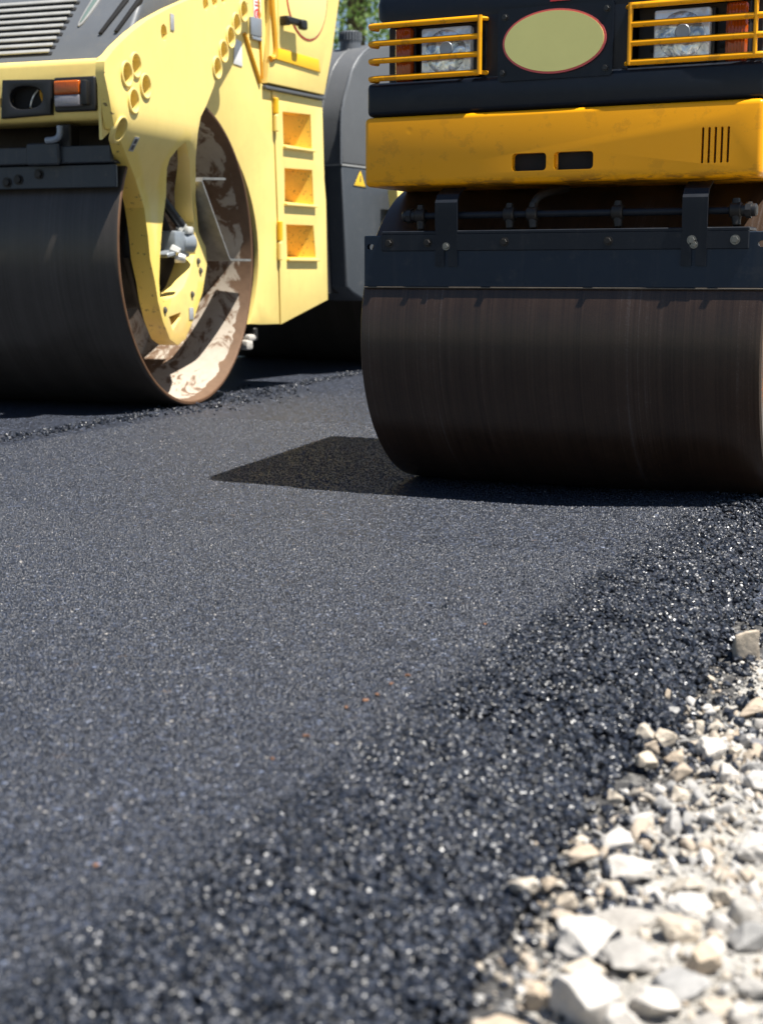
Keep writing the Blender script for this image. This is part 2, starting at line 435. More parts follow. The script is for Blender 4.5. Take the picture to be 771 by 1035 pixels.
def plate_bm(outline, holes, t, bev, fn, cuts=(), fill=0.):
    """flat plate with an outline and holes in (u, v), w from 0 (outer face) to -t; fn(u, v, w) -> point"""
    polys = [outline] + list(holes)
    vs, es = [], []
    for p in polys:
        k = len(vs); vs += [Vector((a, b)) for a, b in p]; es += [(k + i, k + (i + 1) % len(p)) for i in range(len(p))]
    if fill:
        us = [p[0] for p in outline]; ws = [p[1] for p in outline]
        for a in np.arange(min(us), max(us), fill):
            for b in np.arange(min(ws), max(ws), fill):
                if in_poly(a, b, outline) and not any(in_poly(a, b, h) for h in holes) and min((Vector((a, b)) - q).length for q in vs[:len(es)]) > fill * .45: vs.append(Vector((a, b)))
    V, E_, F, *_ = geometry.delaunay_2d_cdt(vs, es, [], 0, 1e-6)
    bm = bmesh.new()
    top = [bm.verts.new((v.x, v.y, 0)) for v in V]
    fs = []
    for f in F:
        cx = sum(V[i].x for i in f) / len(f); cy = sum(V[i].y for i in f) / len(f)
        if in_poly(cx, cy, outline) and not any(in_poly(cx, cy, h) for h in holes): fs.append(bm.faces.new([top[i] for i in f]))
    bmesh.ops.delete(bm, geom=[v for v in bm.verts if not v.link_faces], context='VERTS')
    bmesh.ops.recalc_face_normals(bm, faces=bm.faces[:])
    if bm.faces[:][0].normal.z < 0: bmesh.ops.reverse_faces(bm, faces=bm.faces[:])
    rim = [e for e in bm.edges if len(e.link_faces) == 1]
    bot = {v: bm.verts.new((v.co.x, v.co.y, -t)) for v in list(bm.verts)}
    for f in list(bm.faces): bm.faces.new([bot[v] for v in reversed(f.verts)])
    for e in rim:
        l = e.link_loops[0]; a, b = l.vert, l.link_loop_next.vert
        bm.faces.new((b, a, bot[a], bot[b]))
    if bev:
        bmesh.ops.bevel(bm, geom=rim, offset=bev, segments=3 if bev > .006 else 2, profile=.5, affect='EDGES', clamp_overlap=True)
    for v in bm.verts: v.co = Vector(fn(v.co.x, v.co.y, v.co.z))
    return bm

def plate(name, outline, holes, t, bev, fn, mat, parent, cuts=(), fill=0.):
    return finish(name, plate_bm(outline, holes, t, bev, fn, cuts, fill), mat, parent, True, 30)

def cut(o, cutters):
    """boolean difference with boxes / polygons given as bmesh; evaluated and baked into the mesh"""
    bm = bmesh.new()
    for c in cutters: c(bm)
    me = bpy.data.meshes.new('cutter'); bmesh.ops.recalc_face_normals(bm, faces=bm.faces[:]); bm.to_mesh(me); bm.free()
    co = bpy.data.objects.new('cutter', me); COL.objects.link(co)
    co.parent = o.parent
    md = o.modifiers.new('b', 'BOOLEAN'); md.operation = 'DIFFERENCE'; md.object = co; md.solver = 'EXACT'
    bpy.context.view_layer.update()
    dg = bpy.context.evaluated_depsgraph_get()
    new = bpy.data.meshes.new_from_object(o.evaluated_get(dg))
    old = o.data; o.modifiers.clear(); o.data = new; new.name = old.name
    bpy.data.objects.remove(co); bpy.data.meshes.remove(me); bpy.data.meshes.remove(old)
    new.shade_smooth(); new.set_sharp_from_angle(angle=R(30))

def slot_cutter(x0, x1, z0, z1, y0, y1, r, n=6):
    def f(bm):
        pts = []
        for cx, cz, a0 in ((x1 - r, z1 - r, 0), (x0 + r, z1 - r, 90), (x0 + r, z0 + r, 180), (x1 - r, z0 + r, 270)):
            for i in range(n + 1):
                a = R(a0 + 90 * i / n); pts.append((cx + r * math.cos(a), cz + r * math.sin(a)))
        a = [bm.verts.new((p[0], y0, p[1])) for p in pts]; b = [bm.verts.new((p[0], y1, p[1])) for p in pts]
        for i in range(len(pts)): bm.faces.new((a[i], a[(i + 1) % len(pts)], b[(i + 1) % len(pts)], b[i]))
        bm.faces.new(a[::-1]); bm.faces.new(b)
    return f

def lathe_x(bm, prof, zc, n=128, mats=None):
    rings = []
    for (x, r) in prof:
        rings.append([bm.verts.new((x, r * math.cos(2 * math.pi * i / n), zc + r * math.sin(2 * math.pi * i / n))) for i in range(n)])
    for k, (a, b) in enumerate(zip(rings, rings[1:])):
        for i in range(n):
            f = bm.faces.new((a[i], a[(i + 1) % n], b[(i + 1) % n], b[i]))
            if mats: f.material_index = mats[k]
    return rings

# ------------------------------------------------------------------ RIGHT ROLLER  (world axes, root under its front axle)
RX, RY = -1.0345, 3.529
# right roller's front cladding (hood, bumper, lamps, guards) set back, scaled about the camera
CAM_SCALE = Matrix.Translation((-.0221, .066, -.0118)) @ Matrix.Translation((RX, 3.08, 0)) @ Matrix.Diagonal((1.0214, 1.0214, 1.0214, 1)) @ Matrix.Translation((-RX, -3.08, 0))
BACK = Matrix.Translation((0, .042, 0)); BAR = Matrix.Translation((0, .031, 0)); BLADE = Matrix.Translation((0, .020, 0))
TOROOT = Matrix.Translation((-RX, -RY, 0))
CAM_SCALED_PARTS = {'bumper', 'hood', 'lamp_panel', 'headlight', 'reflector', 'bulb_shade', 'lens', 'lens_disc', 'screw', 'turn_indicator', 'amber_lens', 'headlight_guard', 'slot_shadow_box', 'slot_post', 'vent_shadow_box'}
BACKPARTS = {'scraper_blade', 'blade_edge', 'scraper_bar', 'scraper_bracket', 'spray_pipe', 'pipe_cap', 'nozzle', 'hose', 'bolt'}
def right_roller():
    root = empty('road_roller', (RX, RY, 0))
    tag(root, 'smaller orange yellow roller seen from the front with navy hood and headlight guards', 'road roller', 'two road rollers on the fresh asphalt')
    def place(name, bm):
        m = CAM_SCALE if name in CAM_SCALED_PARTS else BLADE if name in ('scraper_blade', 'blade_edge') else BAR if name in ('scraper_bar', 'bolt') else BACK if name in BACKPARTS else Matrix()
        bmesh.ops.transform(bm, matrix=TOROOT @ m, verts=bm.verts[:])
    def B(name, mat, fn, smooth=True):
        bm = bmesh.new(); fn(bm); place(name, bm); return finish(name, bm, mat, root, smooth)
    def child(name, mat, fn, par):
        bm = bmesh.new(); fn(bm); place(name, bm); return finish(name, bm, mat, par)
    def cam_scaled(x, y, z): return tuple(TOROOT @ CAM_SCALE @ Vector((x, y, z)))
    def ccut(*a):
        f = slot_cutter(*a)
        def g(bm):
            old = set(bm.verts); f(bm); bmesh.ops.transform(bm, matrix=TOROOT @ CAM_SCALE, verts=[v for v in bm.verts if v not in old])
        return g
    # drum
    r = .392; hw = .4885
    bm = bmesh.new()
    lathe_x(bm, [(-hw + .03, r - .03), (-hw, r - .03), (-hw, r - .006), (-hw + .004, r - .001), (-hw + .01, r)] + [(x, r) for x in np.linspace(-hw + .03, hw - .03, 12)] + [(hw - .01, r), (hw - .004, r - .001), (hw, r - .006), (hw, r - .028)], r)
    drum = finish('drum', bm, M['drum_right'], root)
    for s in (-1, 1):
        bm = bmesh.new()
        lathe_x(bm, [(s * hw, r - .028), (s * (hw - .22), r - .03), (s * (hw - .22), .05), (s * (hw - .15), .05)], r, 96)
        finish('drum_inside', bm, M['amber_paint'] if s > 0 else M['inner'], drum)
    bm = bmesh.new(); cyl(bm, (-hw - .02, 0, r), (hw + .02, 0, r), .09, n=32); finish('axle', bm, M['dark_steel'], root)
    # side yokes carrying the drum
    for s in (-1, 1):
        prof = [(.02, .80), (-.05, .56), (-.14, .44), (-.16, .34), (-.10, .25), (0, .22), (.12, .25), (.18, .36), (.18, .62), (.30, .80)]
        x = .545 if s > 0 else -.505
        plate('yoke', round_poly(prof, 1), [], .035, .006, lambda u, v, w, x=x: (x + w, u, v), M['amber_paint'], root)
    # bumper
    bp = B('bumper', M['amber_paint'], lambda bm: box(bm, -1.482, -.553, 3.08, 3.46, .752, .912, .012, 4))
    cs = [ccut(-1.110, -1.029, .778, .817, 3.0, 3.30, .009), ccut(-1.011, -.920, .778, .817, 3.0, 3.30, .009)]
    for i in range(5):
        x = -.682 + i * .0135; cs.append(ccut(x, x + .0052, .782, .857, 3.0, 3.25, .0025, 3))
    cut(bp, cs)
    B('slot_shadow_box', M['cavity'], lambda bm: (box(bm, -1.115, -.913, 3.100, 3.28, .772, .823),)).parent = bp
    B('slot_post', M['amber_paint'], lambda bm: box(bm, -1.028, -1.006, 3.092, 3.10, .776, .819, .002, 1)).parent = bp
    B('vent_shadow_box', M['cavity'], lambda bm: box(bm, -.690, -.615, 3.093, 3.2, .778, .861)).parent = bp
    # hood : lower band, lamp recess, top band, sloping cover behind
    def hood(bm):
        box(bm, -1.481, -.552, 3.092, 4.12, .914, .992, .012, 3)
        box(bm, -1.186, -.852, 3.098, 3.5, .985, 1.20, .006, 2)
        box(bm, -1.455, -.572, 3.185, 3.5, .98, 1.20, .004, 1)
        # upper cover, rounded front corners, rising towards the seat
        pts = [(3.098, 1.126), (3.094, 1.17), (3.11, 1.205), (3.16, 1.235), (4.10, 1.52), (4.12, .99), (3.30, .985), (3.30, 1.126)]
        n = len(pts); xs = (-1.462, -.566)
        for sgn in (0, 1): pass
        a = [bm.verts.new((xs[0], p[0], p[1])) for p in pts]; b = [bm.verts.new((xs[1], p[0], p[1])) for p in pts]
        fs = [bm.faces.new((a[i], a[(i + 1) % n], b[(i + 1) % n], b[i])) for i in range(n)]
        fs += [bm.faces.new(a[::-1]), bm.faces.new(b)]
        bm.normal_update()
        es = [e for f in fs[-2:] for e in f.edges] 
        bmesh.ops.bevel(bm, geom=es, offset=.03, segments=4, profile=.5, affect='EDGES')
    hd = B('hood', M['navy'], hood)
    # maker plate with the oval badge
    plate('badge_plate', [(-1.145, .977), (-.889, .977), (-.884, .982), (-.884, 1.128), (-.889, 1.133), (-1.145, 1.133), (-1.15, 1.128), (-1.15, .982)], [], .006, .0015,
          lambda u, v, w: cam_scaled(u, 3.092 + w, v), M['navy'], root)
    bpz = root.children[-1]
    plate('badge_rim', ellipse(-1.017, 1.056, .1195, .069, 64), [], .003, .0008, lambda u, v, w: cam_scaled(u, 3.0835 + w, v), M['pink'], bpz)
    plate('badge', ellipse(-1.017, 1.056, .1145, .0645, 64), [], .003, .0008, lambda u, v, w: cam_scaled(u, 3.0815 + w, v), M['badge'], bpz)
    for (x, z) in ((-1.133, 1.115), (-1.137, .995), (-.899, 1.117), (-.899, .993)):
        bm = bmesh.new(); hexbolt(bm, cam_scaled(x, 3.086, z), (0, -1, 0), .006, .007); finish('bolt', bm, M['black'], bpz)
    plate('red_sticker', [(-1.03, 1.142), (-.985, 1.142), (-.985, 1.16), (-1.03, 1.16)], [], .002, .0004, lambda u, v, w: cam_scaled(u, 3.092 + w, v), M['red'], root)
    # lamps
    for s in (-1, 1):
        cx = RX - (-1) * 0 
        if s < 0: x0, x1, a0, a1, p0, p1 = -1.347, -1.222, -1.418, -1.374, -1.452, -1.19
        else: x0, x1, a0, a1, p0, p1 = -.800, -.678, -.648, -.602, -.848, -.575
        back = B('lamp_panel', M['black'], lambda bm: box(bm, p0, p1, 3.155, 3.19, .993, 1.125, .003, 1))
        zc = 1.053
        hl = B('headlight', M['black'], lambda bm: box(bm, x0 - .006, x1 + .006, 3.128, 3.16, .993, 1.112, .004, 2))
        cxm = (x0 + x1) / 2; hx = (x1 - x0) / 2
        child('lens', M['lamp_glass'], lambda bm: box(bm, x0, x1, 3.104, 3.128, zc - .0555, zc + .0555, .006, 3), hl)
        def disc(bm):
            prof = [(3.1042, .050), (3.1015, .049), (3.100, .044), (3.0985, .030), (3.098, .0)]
            rings = []
            for (yy, rr) in prof[:-1]:
                rings.append([bm.verts.new((cxm + rr * math.cos(2 * math.pi * k / 40), yy, zc + rr * math.sin(2 * math.pi * k / 40))) for k in range(40)])
            for a, b in zip(rings, rings[1:]):
                for k in range(40): bm.faces.new((a[k], a[(k + 1) % 40], b[(k + 1) % 40], b[k]))
            bm.faces.new(rings[-1])
        child('lens_disc', M['lamp_disc'], disc, hl)
        child('bulb_shade', M['lens_grey'], lambda bm: cyl(bm, (cxm + .004, 3.0985, zc + .006), (cxm + .004, 3.0965, zc + .006), .017, .015, 24), hl)
        for (bx, bz) in ((x0 - .016, zc + .045), (x1 + .016, zc + .045), (x1 + .016, zc - .02), (x0 - .016, zc - .02)):
            child('screw', M['dark_steel'], lambda bm: hexbolt(bm, (bx, 3.155, bz), (0, -1, 0), .004, .005), hl)
        ind = B('turn_indicator', M['black'], lambda bm: box(bm, a0 - .003, a1 + .003, 3.132, 3.16, .988, 1.12, .003, 2))
        child('amber_lens', M['amber_lens'], lambda bm: box(bm, a0, a1, 3.112, 3.134, .992, 1.116, .008, 3), ind)
        # guard : four round bars wrapping the corner, joined by a rod
        def guard(bm):
            for z in (1.000, 1.040, 1.079, 1.118):
                if s < 0: pts = [(-1.464, 3.120, z), (-1.4715, 3.100, z), (-1.467, 3.087, z), (-1.455, 3.083, z), (-1.194, 3.083, z)]
                else: pts = [(-.848, 3.083, z), (-.572, 3.083, z), (-.550, 3.088, z), (-.542, 3.103, z), (-.542, 3.30, z)]
                tube(bm, pts, .0067, 12)
            xr = -1.192 if s < 0 else -.845
            tube(bm, [(xr, 3.081, .995), (xr, 3.081, 1.124)], .0055, 10)
            if s > 0: tube(bm, [(-.578, 3.081, .998), (-.578, 3.081, 1.122)], .005, 8)
            for z in (1.000, 1.118): tube(bm, [(xr, 3.083, z), (xr + (.012 if s < 0 else -.012), 3.10, z)], .005, 8)
        B('headlight_guard', M['amber_paint'], guard)
    # scraper blade on the drum
    bl = B('scraper_blade', M['blade'], lambda bm: box(bm, -1.516, -.535, 3.130, 3.146, .517, .640, .002, 1))
    cut(bl, [slot_cutter(-1.508 - RX, -1.489 - RX, .606, .620, 3.0 - RY, 3.3 - RY, .0065), slot_cutter(-.566 - RX, -.540 - RX, .606, .620, 3.0 - RY, 3.3 - RY, .0065)])
    child('blade_edge', plain('worn_blade_edge', (.11, .09, .07), .5, .2, .5, 30), lambda bm: box(bm, -1.516, -.535, 3.129, 3.147, .5135, .5175, .001, 1), bl)
    bar = B('scraper_bar', M['strap'], lambda bm: (box(bm, -1.468, -.585, 3.116, 3.1205, .602, .643, .002, 1), box(bm, -1.468, -.585, 3.116, 3.20, .641, .650, .002, 1)))
    for x in (-1.447, -1.345, -1.15, -.90, -.71, -.615):
        child('bolt', M['bolt'] if x > -.8 else M['dark_steel'], lambda bm: hexbolt(bm, (x, 3.116, .622), (0, -1, 0), .008, .007), bar)
    for xc in (-1.297, -.705):
        def strap(bm):
            t = .008
            path = [(3.112, .566), (3.112, .650), (3.109, .668), (3.109, .715), (3.122, .735), (3.16, .752)]
            L = []
            for (y, z) in path: L.append([bm.verts.new((xc + dx, y + dy, z)) for dx, dy in ((-.028, 0), (.028, 0), (.028, -t), (-.028, -t))])
            for a, b in zip(L, L[1:]):
                for i in range(4): bm.faces.new((a[i], a[(i + 1) % 4], b[(i + 1) % 4], b[i]))
            bm.faces.new(L[0]); bm.faces.new(L[-1][::-1])
        st = B('scraper_bracket', M['strap'], strap)
        cut(st, [slot_cutter(xc - .005 - RX, xc + .005 - RX, .54, .605, 3.0 - RY, 3.2 - RY, .004)])
        for z in (.613, .69):
            child('bolt', M['bolt'] if z < .65 else M['dark_steel'], lambda bm: hexbolt(bm, (xc, 3.1155 if z < .65 else 3.1235, z), (0, -1, 0), .007, .005), st)
    # spray pipe with nozzles
    sp = B('spray_pipe', M['strap'], lambda bm: cyl(bm, (-1.405, 3.125, .686), (-.585, 3.125, .686), .0085, n=16))
    for x in (-1.400, -.592):
        child('pipe_cap', M['black'], lambda bm: (cyl(bm, (x - .018, 3.125, .686), (x + .018, 3.125, .686), .014, n=16, bev=.003), cyl(bm, (x - .006, 3.125, .686), (x + .006, 3.125, .686), .018, n=8)), sp)
    for x in (-1.372, -1.145, -1.088, -.885, -.62):
        def noz(bm):
            cyl(bm, (x - .013, 3.125, .686), (x + .013, 3.125, .686), .018, n=12, bev=.003)
            cyl(bm, (x, 3.125, .690), (x, 3.125, .712), .012, .008, 8)
            cyl(bm, (x, 3.125, .682), (x + .004, 3.118, .652), .012, .009, 12, bev=.002)
        nz = child('nozzle', M['dark_steel'], noz, sp)
    def hose(bm):
        tube(bm, [(-1.09, 3.13, .70), (-1.085, 3.14, .725), (-1.06, 3.18, .74), (-1.05, 3.26, .75)], .010, 10, 2)
    B('hose', M['dark_steel'], hose)
    # brown shaded front wall behind the pipe and the rest of the machine
    B('frame', M['amber_paint'], lambda bm: (box(bm, -1.46, -.575, 3.46, 4.2, .80, .91, .01, 1)))
    B('rear_body', M['navy'], lambda bm: (box(bm, -1.38, -.69, 4.15, 5.5, .46, .86, .03, 2), box(bm, -1.40, -.67, 4.5, 5.75, .80, 1.02, .04, 3)))
    bm = bmesh.new()
    lathe_x(bm, [(-hw, .36), (-hw, r), (hw, r), (hw, .36), (hw - .2, .35), (hw - .2, .05)], r, 96)
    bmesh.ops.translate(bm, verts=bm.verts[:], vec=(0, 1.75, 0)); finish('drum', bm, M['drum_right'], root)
    return root

# ------------------------------------------------------------------ LEFT ROLLER (own axes: x = 0 at the right end of its front drum, y = 0 at the axle)
LX, LY = -2.615, 5.369  # most visible points below come from image pixels, cast on to chosen planes
def to_world_left():
    c, s = math.cos(LEFT_TURN), math.sin(LEFT_TURN)
    return (c * LX - s * LY, s * LX + c * LY, 0)

def bend(z):
    t = min(1, max(0, (z - .80) / .32)); t = t * t * (3 - 2 * t); return -.05 + .15 * t

def pan(x, u, z):
    """panel axes -> roller axes (the cab side stands turned outwards)"""
    c, s = math.cos(PANEL_TURN), math.sin(PANEL_TURN)
    return (-.005 + c * x + s * u, .60 - s * x + c * u, z)

def left_roller():
    root = empty('road_roller', to_world_left(), LEFT_TURN)
    tag(root, 'larger pale yellow roller seen from its side with open drum and swept side arm', 'road roller', 'two road rollers on the fresh asphalt')
    def B(name, mat, fn, par=None):
        bm = bmesh.new(); fn(bm); return finish(name, bm, mat, par or root)
    def P(name, mat, fn, par=None):
        bm = bmesh.new(); fn(bm)
        for v in bm.verts: v.co = Vector(pan(*v.co))
        return finish(name, bm, mat, par or root)
    r = .632; W = 1.7
    bm = bmesh.new()
    lathe_x(bm, [(-W, r - .03), (-W, r)] + [(x, r) for x in np.linspace(-W + .02, -.02, 14)] + [(-.008, r), (-.003, r - .002)], r, 160)
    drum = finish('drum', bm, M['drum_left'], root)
    bm = bmesh.new(); lathe_x(bm, [(-.003, r - .002), (0, r - .005), (0, r - .014), (-.004, r - .018)], r, 160); finish('drum_rim', bm, M['rust'], drum)
    bm = bmesh.new(); lathe_x(bm, [(-.004, r - .018), (-.06, r - .024), (-.2, r - .03), (-.46, r - .032), (-.47, r - .06), (-.47, .30), (-.42, .28), (-.42, .02)], r, 128)
    finish('drum_inside', bm, M['inner'], drum)
    # big side arm, one bent plate with openings
    OUT = [(-0.864, 1.278), (-0.87, 1.234), (-0.844, 1.17), (-0.783, 1.059), (-0.662, 1.001), (-0.46, 0.908), (-0.319, 0.804), (-0.292, 0.69), (-0.281, 0.605), (-0.244, 0.515), (-0.222, 0.435), (-0.184, 0.355), (-0.126, 0.28), (-0.055, 0.252), (0.021, 0.277), (0.111, 0.366), (0.194, 0.47), (0.245, 0.590), (0.233, 0.66), (0.167, 0.721), (0.114, 0.863), (-0.071, 1.009), (-0.13, 1.1), (-0.103, 1.168), (-0.046, 1.22), (0.024, 1.298)]
    # scalloped edge along the row of bosses
    row = [(0.056, 1.378), (0.122, 1.452), (0.193, 1.519), (0.256, 1.582), (0.332, 1.647)]
    for i, (y, z) in enumerate(row):
        for a in (-75, -35, 5, 45) if i else (-100, -70, -35, 5, 45): OUT.append((y + .042 * math.cos(R(a)), z + .042 * math.sin(R(a))))
    OUT += [(.45, 1.73), (.60, 1.84), (.45, 1.86), (.25, 1.78), (0.032, 1.673), (-0.196, 1.599), (-0.368, 1.537), (-0.531, 1.471), (-0.664, 1.405), (-0.776, 1.34)]
    OPEN = [(-0.216, 1.062), (-0.258, 1.033), (-0.28, 0.994), (-0.259, 0.958), (-0.149, 0.85), (-0.171, 0.732), (-0.194, 0.621), (-0.209, 0.514), (-0.204, 0.455), (-0.152, 0.438), (-0.062, 0.457), (0.013, 0.493), (0.073, 0.554), (0.130, 0.628), (0.125, 0.762), (0.04, 0.891), (-0.10, 0.990)]
    TRI = [(-0.13, 0.373), (-0.02, 0.388), (-0.025, 0.366), (-0.097, 0.315)]
    four = [(-0.641, 1.295), (-0.71, 1.255), (-0.569, 1.23), (-0.664, 1.167), (-0.745, 1.059)]
    holes = [OPEN, TRI]
    for i, (y, z) in enumerate(four): holes.append(ellipse(y, z, .032, .038, 24))
    for (y, z) in row: holes.append(ellipse(y, z, .034, .037, 24))
    for (y, z) in ((-0.035, 1.612), (0.049, 1.640), (0.136, 1.668)): holes.append(ellipse(y, z, .026, .026, 20))
    holes.append(ellipse(-.406, 1.445, .026, .032, 8))
    th = .10
    arm = plate('side_arm', OUT, holes, th, .010, lambda u, v, w: (bend(v) + w * (.085 - .05 * (bend(v) + .05) / .15) / .10, u, v), M['pale_arm'], root, fill=.04)
    segs = [(OUT[i], OUT[(i + 1) % len(OUT)]) for i in list(range(0, 16)) + [len(OUT) - 1]] + [(OPEN[i], OPEN[i + 1]) for i in range(0, 9)]
    at = arm.data.attributes.new('wear', 'FLOAT', 'POINT'); ws = []
    for v in arm.data.vertices:
        q = Vector((v.co.y, v.co.z)); dm = 9.
        for a, b in segs:
            a, b = Vector(a), Vector(b); l = (b - a).length_squared
            k = min(1, max(0, (q - a).dot(b - a) / l)); dm = min(dm, (q - a - (b - a) * k).length)
        ws.append(max(0., 1 - dm / .07))
    at.data.foreach_set('value', ws)
    for (y, z) in four + row:
        plate('boss_ring', ellipse(y, z, .043, .047, 28), [ellipse(y, z, .033, .037, 28)], .02, .004, lambda u, v, w: (bend(v) + .008 + w, u, v), M['pale'], arm)
    # closing sheet behind the bosses, bolts in four of them
    plate('boss_back', [(-.80, 1.02), (-.58, 1.14), (-.5, 1.3), (-.3, 1.36), (-.05, 1.30), (.09, 1.33), (.42, 1.68), (.3, 1.74), (-.45, 1.47), (-.80, 1.30)], [], .012, .002, lambda u, v, w: (.045 + w, u, v), M['pale'], arm)
    for (y, z) in four[:4]:
        bm = bmesh.new(); hexbolt(bm, (.044, y - .004, z + .004), (1, 0, 0), .019, .034); finish('bolt', bm, M['bolt'], arm)
    for (y, z) in ((.155, .60), (.09, .46), (-.165, .40), (.175, .56)):
        bm = bmesh.new(); hexbolt(bm, (bend(z), y, z), (1, 0, 0), .011, .008); finish('bolt', bm, M['bolt'], arm)
    def stick(name, u0, u1, v0, v1, mat, par=arm, px=None):
        o = plate(name, [(u0, v0), (u1, v0), (u1, v1), (u0, v1)], [], .002, .0003, lambda u, v, w: (bend(v) + .0035 + w, u, v), mat, par); return o
    s1 = stick('lifting_sticker', -.622, -.588, .995, 1.045, M['sticker_grey'])
    stick('sticker_print', -.614, -.596, 1.000, 1.016, M['sticker_dark'], s1).location.x = .001
    stick('sticker_print', -.614, -.596, 1.022, 1.038, M['sticker_dark'], s1).location.x = .001
    s2 = stick('data_sticker', -.355, -.325, 1.463, 1.523, M['sticker_grey'])
    s3 = stick('data_sticker', .055, .095, .355, .405, M['sticker_grey'])
    # flange with a row of bolts inside the drum, drive motor and hose
    fl = plate('flange_plate', [(-.30, .61), (-.16, .615), (-.03, .46), (.06, .35), (-.03, .31), (-.12, .33), (-.22, .44)], [], .02, .003, lambda u, v, w: (-.14 + w, u, v), M['dark_steel'], root)
    for k in range(5):
        q = k / 4; bm = bmesh.new(); hexbolt(bm, (-.138, -.20 + .16 * q, .575 - .20 * q), (1, 0, 0), .016, .014); finish('bolt', bm, M['dark_steel'], fl)
    bm = bmesh.new(); lathe_x(bm, [(-.42, .30), (-.36, .30), (-.36, .24), (-.20, .22), (-.16, .16), (-.16, .01)], r, 64); finish('drive_hub', bm, M['dark_steel'], root)
    def motor(bm):
        box(bm, -.13, -.02, -.06, .06, .625, .735, .015, 2)
        cyl(bm, (-.07, .06, .675), (-.03, .145, .675), .062, .055, 20, bev=.008)
        box(bm, -.10, -.03, .01, .13, .60, .70, .012, 2)
        box(bm, -.12, -.0, -.10, .03, .705, .728, .006, 1, T=Matrix.Translation((0, 0, .0)) @ Matrix.Rotation(R(8), 4, 'X') @ Matrix.Translation((0, 0, -.09)))
    mo = B('drive_motor', M['motor'], motor)
    mo.scale = (.8, .8, .8); mo.location = (-.03, -.012, .135)
    B('hose_fitting', M['white_fit'], lambda bm: cyl(bm, (-.03, -.10, .645), (.015, -.085, .625), .024, .02, 6, bev=.004), mo)
    B('hose_fitting', M['white_fit'], lambda bm: cyl(bm, (-.02, -.07, .60), (.03, -.05, .59), .030, .022, 8, bev=.004), mo)
    B('hose_fitting', M['white_fit'], lambda bm: (cyl(bm, (-.05, .03, .735), (-.03, .06, .775), .022, .022, 6, bev=.004), box(bm, -.06, .0, .05, .12, .72, .76, .01, 2)), mo)
    B('hydraulic_hose', M['black'], lambda bm: tube(bm, [(-.04, .05, .765), (-.06, -.02, .83), (-.10, -.10, .93), (-.14, -.16, 1.06), (-.16, -.20, 1.2)], .026, 14, 2), mo)
    # bent step bracket at the drum opening
    def step(bm):
        path = [(.31, .952), (.085, .940), (.075, .930), (.335, .618), (.348, .608), (.57, .608)]
        t = .010
        for (x0, x1) in ((-.11, .015),):
            rows = []
            for i, (y, z) in enumerate(path):
                a = path[max(i - 1, 0)]; b = path[min(i + 1, len(path) - 1)]
                n = Vector((b[1] - a[1], -(b[0] - a[0]))).normalized() * t * .5
                rows.append([bm.verts.new((x, y + k * n.x, z + k * n.y)) for x, k in ((x0, -1), (x1, -1), (x1, 1), (x0, 1))])
            for a, b in zip(rows, rows[1:]):
                for i in range(4): bm.faces.new((a[i], a[(i + 1) % 4], b[(i + 1) % 4], b[i]))
            bm.faces.new(rows[0]); bm.faces.new(rows[-1][::-1])
    B('step_bracket', plain('dark_steel_bracket', (.24, .24, .23), .5, .3, .5), step)
    # front beam with lamp sockets
    bx = B('front_beam', M['pale'], lambda bm: (box(bm, -1.72, -.0, -.65, -.44, 1.108, 1.330, .026, 4), box(bm, -.03, .064, -.668, -.55, 1.098, 1.325, .012, 2)))
    cut(bx, [slot_cutter(-.425, -.245, 1.143, 1.242, -.83, -.50, .012), slot_cutter(-.468, -.460, 1.165, 1.20, -.83, -.53, .003)])
    hs = plate('headlight_socket', [(-.452, 1.122), (-.238, 1.130), (-.230, 1.256), (-.440, 1.262)], [round_poly([(-.412, 1.150), (-.272, 1.155), (-.268, 1.232), (-.406, 1.238)], 2)], .024, .006, lambda u, v, w: (u, -.676 - w - .024 + .024, v), M['black'], bx)
    B('socket_back', M['cavity'], lambda bm: box(bm, -.424, -.246, -.628, -.610, 1.144, 1.241), hs)
    B('wire', M['white_fit'], lambda bm: tube(bm, [(-.345, -.630, 1.165), (-.34, -.650, 1.16), (-.33, -.645, 1.20), (-.315, -.630, 1.225)], .003, 6, 2), hs)
    B('wire', M['orange_trim'], lambda bm: tube(bm, [(-.295, -.632, 1.225), (-.29, -.655, 1.215), (-.285, -.64, 1.175)], .006, 6, 1), hs)
    ti = B('turn_indicator', M['black'], lambda bm: (box(bm, -.226, -.052, -.668, -.648, 1.138, 1.262, .008, 3), box(bm, -.102, -.074, -.692, -.660, 1.158, 1.246, .006, 2)))
    B('amber_lens', M['amber_lens_bright'], lambda bm: box(bm, -.212, -.104, -.694, -.664, 1.197, 1.247, .008, 3), ti)
    B('clear_lens', M['clear_lens'], lambda bm: box(bm, -.212, -.104, -.692, -.664, 1.155, 1.196, .006, 3), ti)
    plate('reflector', [(-.56, 1.16), (-.502, 1.163), (-.50, 1.232), (-.56, 1.23)], [], .01, .002, lambda u, v, w: (u, -.652 - w - .01, v), M['stripe'], bx)
    B('paint_chip', M['sticker_dark'], lambda bm: box(bm, -.475, -.46, -.60, -.585, 1.3298, 1.3315), bx)
    # scrapers over the front drum
    B('scraper_bar', M['dirty_blade'], lambda bm: (box(bm, -1.69, -.012, -.640, -.615, .955, 1.018, .004, 1), box(bm, -1.69, -.012, -.615, -.52, .955, .967, .003, 1), box(bm, -.36, -.22, -.66, -.638, .95, 1.03, .006, 1)))
    B('scraper_blade', M['dirty_blade'], lambda bm: (box(bm, -1.70, -.004, -.622, -.606, .866, .950, .003, 1)))
    for x in (-.42, -.33, -.47):
        B('bolt', M['dark_steel'], lambda bm: hexbolt(bm, (x, -.622, .905 + (x + .4) * .2), (0, -1, 0), .015, .012))
